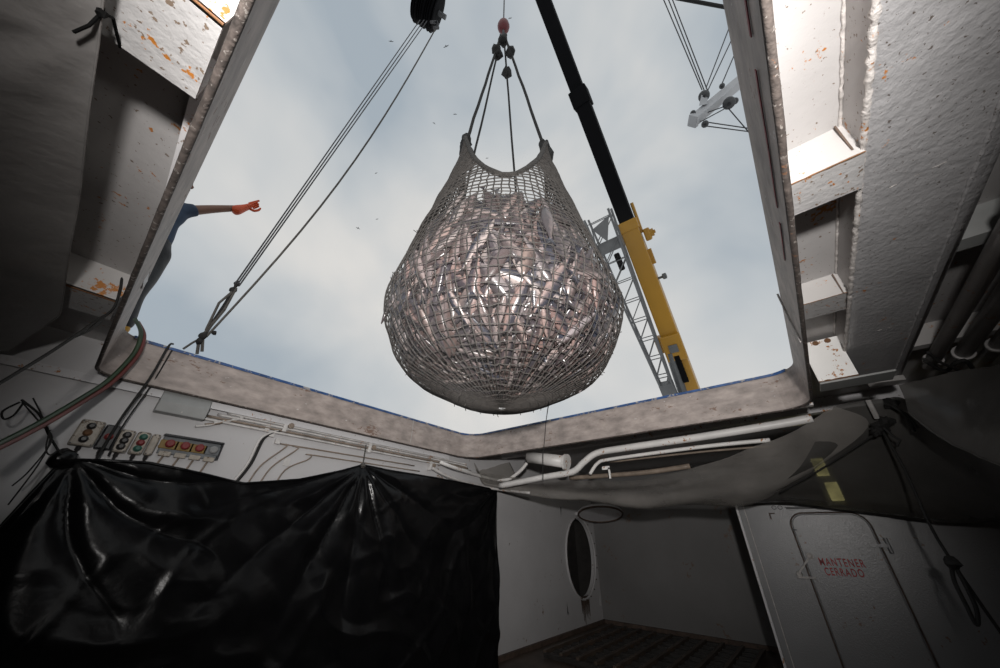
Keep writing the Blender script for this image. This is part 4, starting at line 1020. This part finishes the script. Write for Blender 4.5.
# fittings above the door
for k, (px, py) in enumerate(((774, 507.5), (780, 507.5))):
    p = atx(px, py, BX)
    MB().lathe((BX, p.y, p.z), (-1, 0, 0), [(-.002, .026), (.006, .026), (.006, .018), (-.001, .017)], 12).build('cable_hole', M['box_black'], None, ('left', 'right')[k] + ' one of two small round holes above the door', 'hole', 'round holes in the bulkhead')
p = atx(772, 514, BX)
t = thing('wall_hook', 'small bent steel hook on the bulkhead above the door lever', 'hook', p)
MB().box(BX-.03, BX, p.y-.03, p.y+.03, p.z, p.z+.012).build('arm', M['stain'], t); MB().box(BX-.03, BX-.015, p.y+.018, p.y+.03, p.z-.06, p.z).build('stem', M['stain'], t)
a, b_ = atx(786, 508, BX-.03), atx(850, 512, BX-.03)
MB().tube([(BX-.03, a.y, a.z), (BX-.03, b_.y-.3, a.z)], .012, 8).build('door_rail', M['door'], None, 'thin steel rail fixed above the door', 'rail')

# manhole rim, lid and stain
mh = thing('manhole', 'pale oval rim round the dark manhole in the far left wall', 'manhole', (cxh, WY, czh-rb)); 
P0 = [Vector((cxh + (ra+.03)*math.cos(2*PI*k/N_), WY-.02, czh + (rb+.03)*math.sin(2*PI*k/N_))) for k in range(N_)]
MB().tube(P0, .022, 8, closed=True).build('rim', M['wall'], mh, smooth=True)
for k in range(0, N_, 2): MB().lathe(P0[k] + Vector((0, -.03, 0)), (0, -1, 0), [(0, .012), (.015, .012)], 6).build('bolt', M['stain'], mh)
b = MB()
for k in range(7):
    x = cxh-.12+.05*k; l = .25+.25*abs(nz(k*1.3, 2, 0))*2
    b.prism([(x-.03, WY-.003, czh-rb+.02), (x+.03, WY-.003, czh-rb+.02), (x+.012, WY-.003, czh-rb-l), (x-.008, WY-.003, czh-rb-l*.9)], (0, .004, 0))
b.build('rust_runs', M['stain'], mh, label='dark rust runs under the manhole')
lc = aty(600, 513, 3.62)
ld = thing('round_cover', 'round white steel cover hinged open above the dark opening', 'cover', lc)
ln = Vector((.24, .14, 1)).normalized(); 
MB().lathe(lc, ln, [(-.025, .40), (-.03, .46), (.0, .48), (.03, .46), (.03, .1)], 32).build('plate', M['white_clean'], ld)
tx_ = ln.cross(Vector((0, 1, 0))).normalized(); ty_ = ln.cross(tx_)
MB().tube([lc - ln*.03 + (tx_*math.cos(2*PI*k/32) + ty_*math.sin(2*PI*k/32))*.465 for k in range(32)], .02, 6, closed=True).build('rim_band', M['stain'], ld, smooth=True)
MB().box(lc.x-.08, lc.x+.08, lc.y+.42, WY, lc.z-.03, lc.z+.02).build('hinge', M['white_clean'], ld)
# floor grate in the alcove
ga, gb = atz(575, 648, FL+.06), atz(720, 655, FL+.06)
gr = thing('floor_grate', 'dark lattice grating lying on the alcove floor', 'grate', (6.9, 2.6, FL))
gx0_, gx1_, gy0_, gy1_ = 5.6, 8.0, 1.3, 3.75
nbx, nby = 9, 9
for i in range(nbx+1):
    x = lerp(gx0_, gx1_, i/nbx); MB().box(x-.03, x+.03, gy0_, gy1_, FL+.02, FL+.07).build('bar', M['grate'], gr)
for j in range(nby+1):
    y = lerp(gy0_, gy1_, j/nby); MB().box(gx0_, gx1_, y-.025, y+.025, FL+.05, FL+.10).build('bar', M['floor'], gr)
struct(MB().box(5.0, EX, WY-.05, WY, FL, FL+.06), 'baseboard_left', M['stain'])
struct(MB().box(EX-.05, EX, BY, WY, FL, FL+.06), 'baseboard_back', M['stain'])

# ================================================================== PERSON ON DECK
def skin(name, J, E_, mat, parent, root=0, sub=2):
    me = bpy.data.meshes.new(name); org = WL[parent.name]
    me.from_pydata([Vector(p)-org for p, r in J], E_, []); me.update()
    o = bpy.data.objects.new(name, me); C.objects.link(o); o.parent = parent; WL[o.name] = org
    me.materials.append(mat)
    sk = o.modifiers.new('skin', 'SKIN'); sk.use_smooth_shade = True
    for i, (p, r) in enumerate(J):
        sv = me.skin_vertices[0].data[i]; sv.radius = r if isinstance(r, tuple) else (r, r); sv.use_root = (i == root)
    ss = o.modifiers.new('sub', 'SUBSURF'); ss.levels = sub; ss.render_levels = sub
    return o
PY = 4.36
def pp_(px, py, y=PY): return aty(px, py, y)
sh_r = pp_(184, 211); foot_z = ZT
body_x = sh_r.x - .17
hip = Vector((-.37, PY+.05, foot_z+.92))
chest = Vector((sh_r.x-.16, PY+.04, sh_r.z-.10)); neck = Vector((sh_r.x-.17, PY+.02, sh_r.z+.10)); head = neck + Vector((.03, -.02, .17))
pe = thing('person', 'person on deck in blue shirt and dark overalls pointing with an orange glove', 'person', (-.25, PY, foot_z))
elb = pp_(214, 209, PY-.02); wri = pp_(244, 208, PY-.05)
sl_ = Vector((chest.x-.22, PY+.05, chest.z+.06)); el2 = sl_ + Vector((-.10, .05, -.28)); wr2 = el2 + Vector((.06, -.05, -.26))
lx = hip + Vector((.10, -.02, -.02)); ll = hip + Vector((-.11, .03, -.02))
kr = Vector((-.27, PY-.02, foot_z+.48)); kl = Vector((-.50, PY+.08, foot_z+.48)); ar = Vector((-.20, PY-.0, foot_z+.09)); al = Vector((-.48, PY+.1, foot_z+.09))
body = skin('body', [(hip, (.15, .11)), (hip.lerp(chest, .5), (.11, .09)), (chest, (.14, .10)), (neck, .058), (head, .085), (head + Vector((.0, -.0, .12)), .075),
    (sh_r, .062), (elb, .047), (wri, .034), (sl_, .065), (el2, .042), (wr2, .03), (lx, .085), (kr, .06), (ar, .045), (ll, .085), (kl, .06), (al, .045)],
    [(0, 1), (1, 2), (2, 3), (3, 4), (4, 5), (2, 6), (6, 7), (7, 8), (2, 9), (9, 10), (10, 11), (0, 12), (12, 13), (13, 14), (0, 15), (15, 16), (16, 17)], M['skin'], pe)
skin('shirt', [(hip + Vector((0, 0, .04)), (.168, .135)), (hip.lerp(chest, .5) + Vector((.05, 0, 0)), (.16, .135)), (chest, (.185, .14)), (chest.lerp(neck, .7), .085), (sh_r, .082), (sh_r.lerp(elb, .32), .072), (sh_r.lerp(elb, .42), .068), (sl_, .085), (sl_.lerp(el2, .5), .065)],
     [(0, 1), (1, 2), (2, 3), (2, 4), (4, 5), (5, 6), (2, 7), (7, 8)], M['shirt'], pe)
skin('overalls', [(hip.lerp(chest, .55) + Vector((.05, 0, 0)), (.163, .138)), (hip, (.168, .145)), (lx, .105), (kr, .085), (ar + Vector((0, 0, .04)), .08), (ll, .105), (kl, .085), (al + Vector((0, 0, .04)), .08)],
     [(0, 1), (1, 2), (2, 3), (3, 4), (1, 5), (5, 6), (6, 7)], M['apron'], pe)
for a in (ar, al):
    skin('boot', [(a + Vector((0, 0, .10)), .062), (a + Vector((0, 0, -.03)), .055), (a + Vector((.10, -.02, -.05)), .045), (a + Vector((.19, -.03, -.055)), .035)], [(0, 1), (1, 2), (2, 3)], M['boot'], pe)
MB().blob(head + Vector((-.02, .0, .10)), .098, .1, 14, 2, (1, .95, .95)).build('hair', M['hair'], pe, smooth=True)
fd = Vector((.85, -.5, -.1)).normalized(); fs_ = fd.cross(Vector((0, 0, 1))).normalized(); hc = head + Vector((0, 0, .06))
MB().blob(hc + fd*.092 + Vector((0, 0, -.012)), .018, .1, 8, 1, (1, 1, 1.5)).build('nose', M['skin'], pe, smooth=True)
for q in (-1, 1):
    MB().blob(hc + fd*.078 + fs_*.032*q + Vector((0, 0, .022)), .011, 0, 8).build('eye', M['cord_black'], pe, smooth=True)
    MB().blob(hc + fs_*.088*q - fd*.01, .026, .2, 8, 1, (.6, .6, 1.2)).build('ear', M['skin'], pe, smooth=True)
MB().tube([hc + fd*.082 + fs_*.022*q + Vector((0, 0, -.052)) for q in (-1, 0, 1)], .006, 6).build('mouth', M['hose_red'], pe)
# pointing gloved hand
hu = (pp_(262, 203, PY-.06)-wri).normalized(); hv = Vector((0, 0, 1)) - hu*hu.z; hv.normalize(); hw = hu.cross(hv)
palm = wri + hu*.10
J = [(wri - hu*.16, (.075, .075)), (wri - hu*.05, (.055, .055)), (wri, (.044, .044)), (wri + hu*.05, (.052, .036)), (palm, (.054, .034))]; Eh = [(0, 1), (1, 2), (2, 3), (3, 4)]
glv = skin('glove', J, Eh, M['glove'], pe)
fing = ((.036, .12, 0.1, 'p'), (.013, .085, 1.5, 'c'), (-.010, .085, 1.6, 'c'), (-.033, .075, 1.7, 'c'))
for o_, ln_, curl, _ in fing:
    b0 = palm + hv*o_ - hu*.01; P = [b0]; d = Vector(hu)
    for k in range(3):
        ang = curl*(k+.4)/2.4; dd = (hu*math.cos(ang) - hv*.25*math.sin(ang) + hw*math.sin(ang)*.9).normalized(); P.append(P[-1] + dd*ln_*(.45, .32, .25)[k]*1.25)
    skin('glove_finger', [(p, (.0155, .015, .014, .012)[k]) for k, p in enumerate(P)], [(0, 1), (1, 2), (2, 3)], M['glove'], glv)
b0 = palm - hv*.02 - hu*.05
skin('glove_thumb', [(b0, .018), (b0 - hv*.05 + hu*.03, .017), (b0 - hv*.055 + hu*.09, .015), (b0 - hv*.035 + hu*.135, .012)], [(0, 1), (1, 2), (2, 3)], M['glove'], glv)

# ================================================================== SPRAY DRIFTING OFF THE NET
mv, t, N, L = newmat('spray')
o_ = N('ShaderNodeOutputMaterial'); pv = N('ShaderNodeVolumeScatter'); pv.inputs['Anisotropy'].default_value = .0
tc = N('ShaderNodeTexCoord'); n_ = N('ShaderNodeTexNoise'); n_.inputs['Scale'].default_value = 1.6; n_.inputs['Detail'].default_value = 3
ln_ = N('ShaderNodeVectorMath'); ln_.operation = 'LENGTH'; sc = N('ShaderNodeVectorMath'); sc.operation = 'DIVIDE'; sc.inputs[1].default_value = (1.15, 1.15, .85)
L(tc.outputs['Object'], sc.inputs[0]); L(sc.outputs[0], ln_.inputs[0]); L(tc.outputs['Object'], n_.inputs['Vector'])
fo = N('ShaderNodeMapRange'); fo.inputs[1].default_value = .25; fo.inputs[2].default_value = 1.0; fo.inputs[3].default_value = 1; fo.inputs[4].default_value = 0; L(ln_.outputs['Value'], fo.inputs[0])
nr_ = N('ShaderNodeMapRange'); nr_.inputs[1].default_value = .4; nr_.inputs[2].default_value = .65; nr_.inputs[3].default_value = 0; nr_.inputs[4].default_value = .11; L(n_.outputs[0], nr_.inputs[0])
mu = N('ShaderNodeMath'); mu.operation = 'MULTIPLY'; L(fo.outputs[0], mu.inputs[0]); L(nr_.outputs[0], mu.inputs[1]); L(mu.outputs[0], pv.inputs['Density']); L(pv.outputs[0], o_.inputs['Volume'])
mv.cycles.volume_step_rate = 2.0 if hasattr(mv.cycles, 'volume_step_rate') else 1
me = bpy.data.meshes.new('spray'); bb = MB().blob((0, 0, 0), 1.0, 0, 20, 0, (1.15, 1.15, .85)); me.from_pydata(bb.v, [], bb.f); me.materials.append(mv)
o = bpy.data.objects.new('spray', me); C.objects.link(o); o.location = AX + Vector((-.15, -.0, 1.35+Z0)) - ef*.75
tag(o, 'faint white spray drifting in front of the lower part of the net', 'spray', None, 'stuff')

# small lamp glimpsed through the plastic above the door
lp = atx(827, 479, 5.6)
t_ = thing('bulkhead_lamp', 'small yellowish lamp glowing through the slung plastic above the door', 'lamp', lp)
ml, t, N, L = newmat('lamp_glow'); o_ = N('ShaderNodeOutputMaterial'); em = N('ShaderNodeEmission'); em.inputs[0].default_value = (.95, .85, .35, 1); em.inputs[1].default_value = 1.0; L(em.outputs[0], o_.inputs[0])
for k in (-1, 1):
    MB().obox(lp + Vector((0, .05*k*.3, .13*k)), (.02, 0, 0), (0, .055, 0), (0, 0, .095)).build('tube', ml, t_, bevel=.01)
MB().obox(lp + Vector((.035, 0, 0)), (.012, 0, 0), (0, .09, 0), (0, 0, .27)).build('housing', M['duct'], t_, bevel=.006)
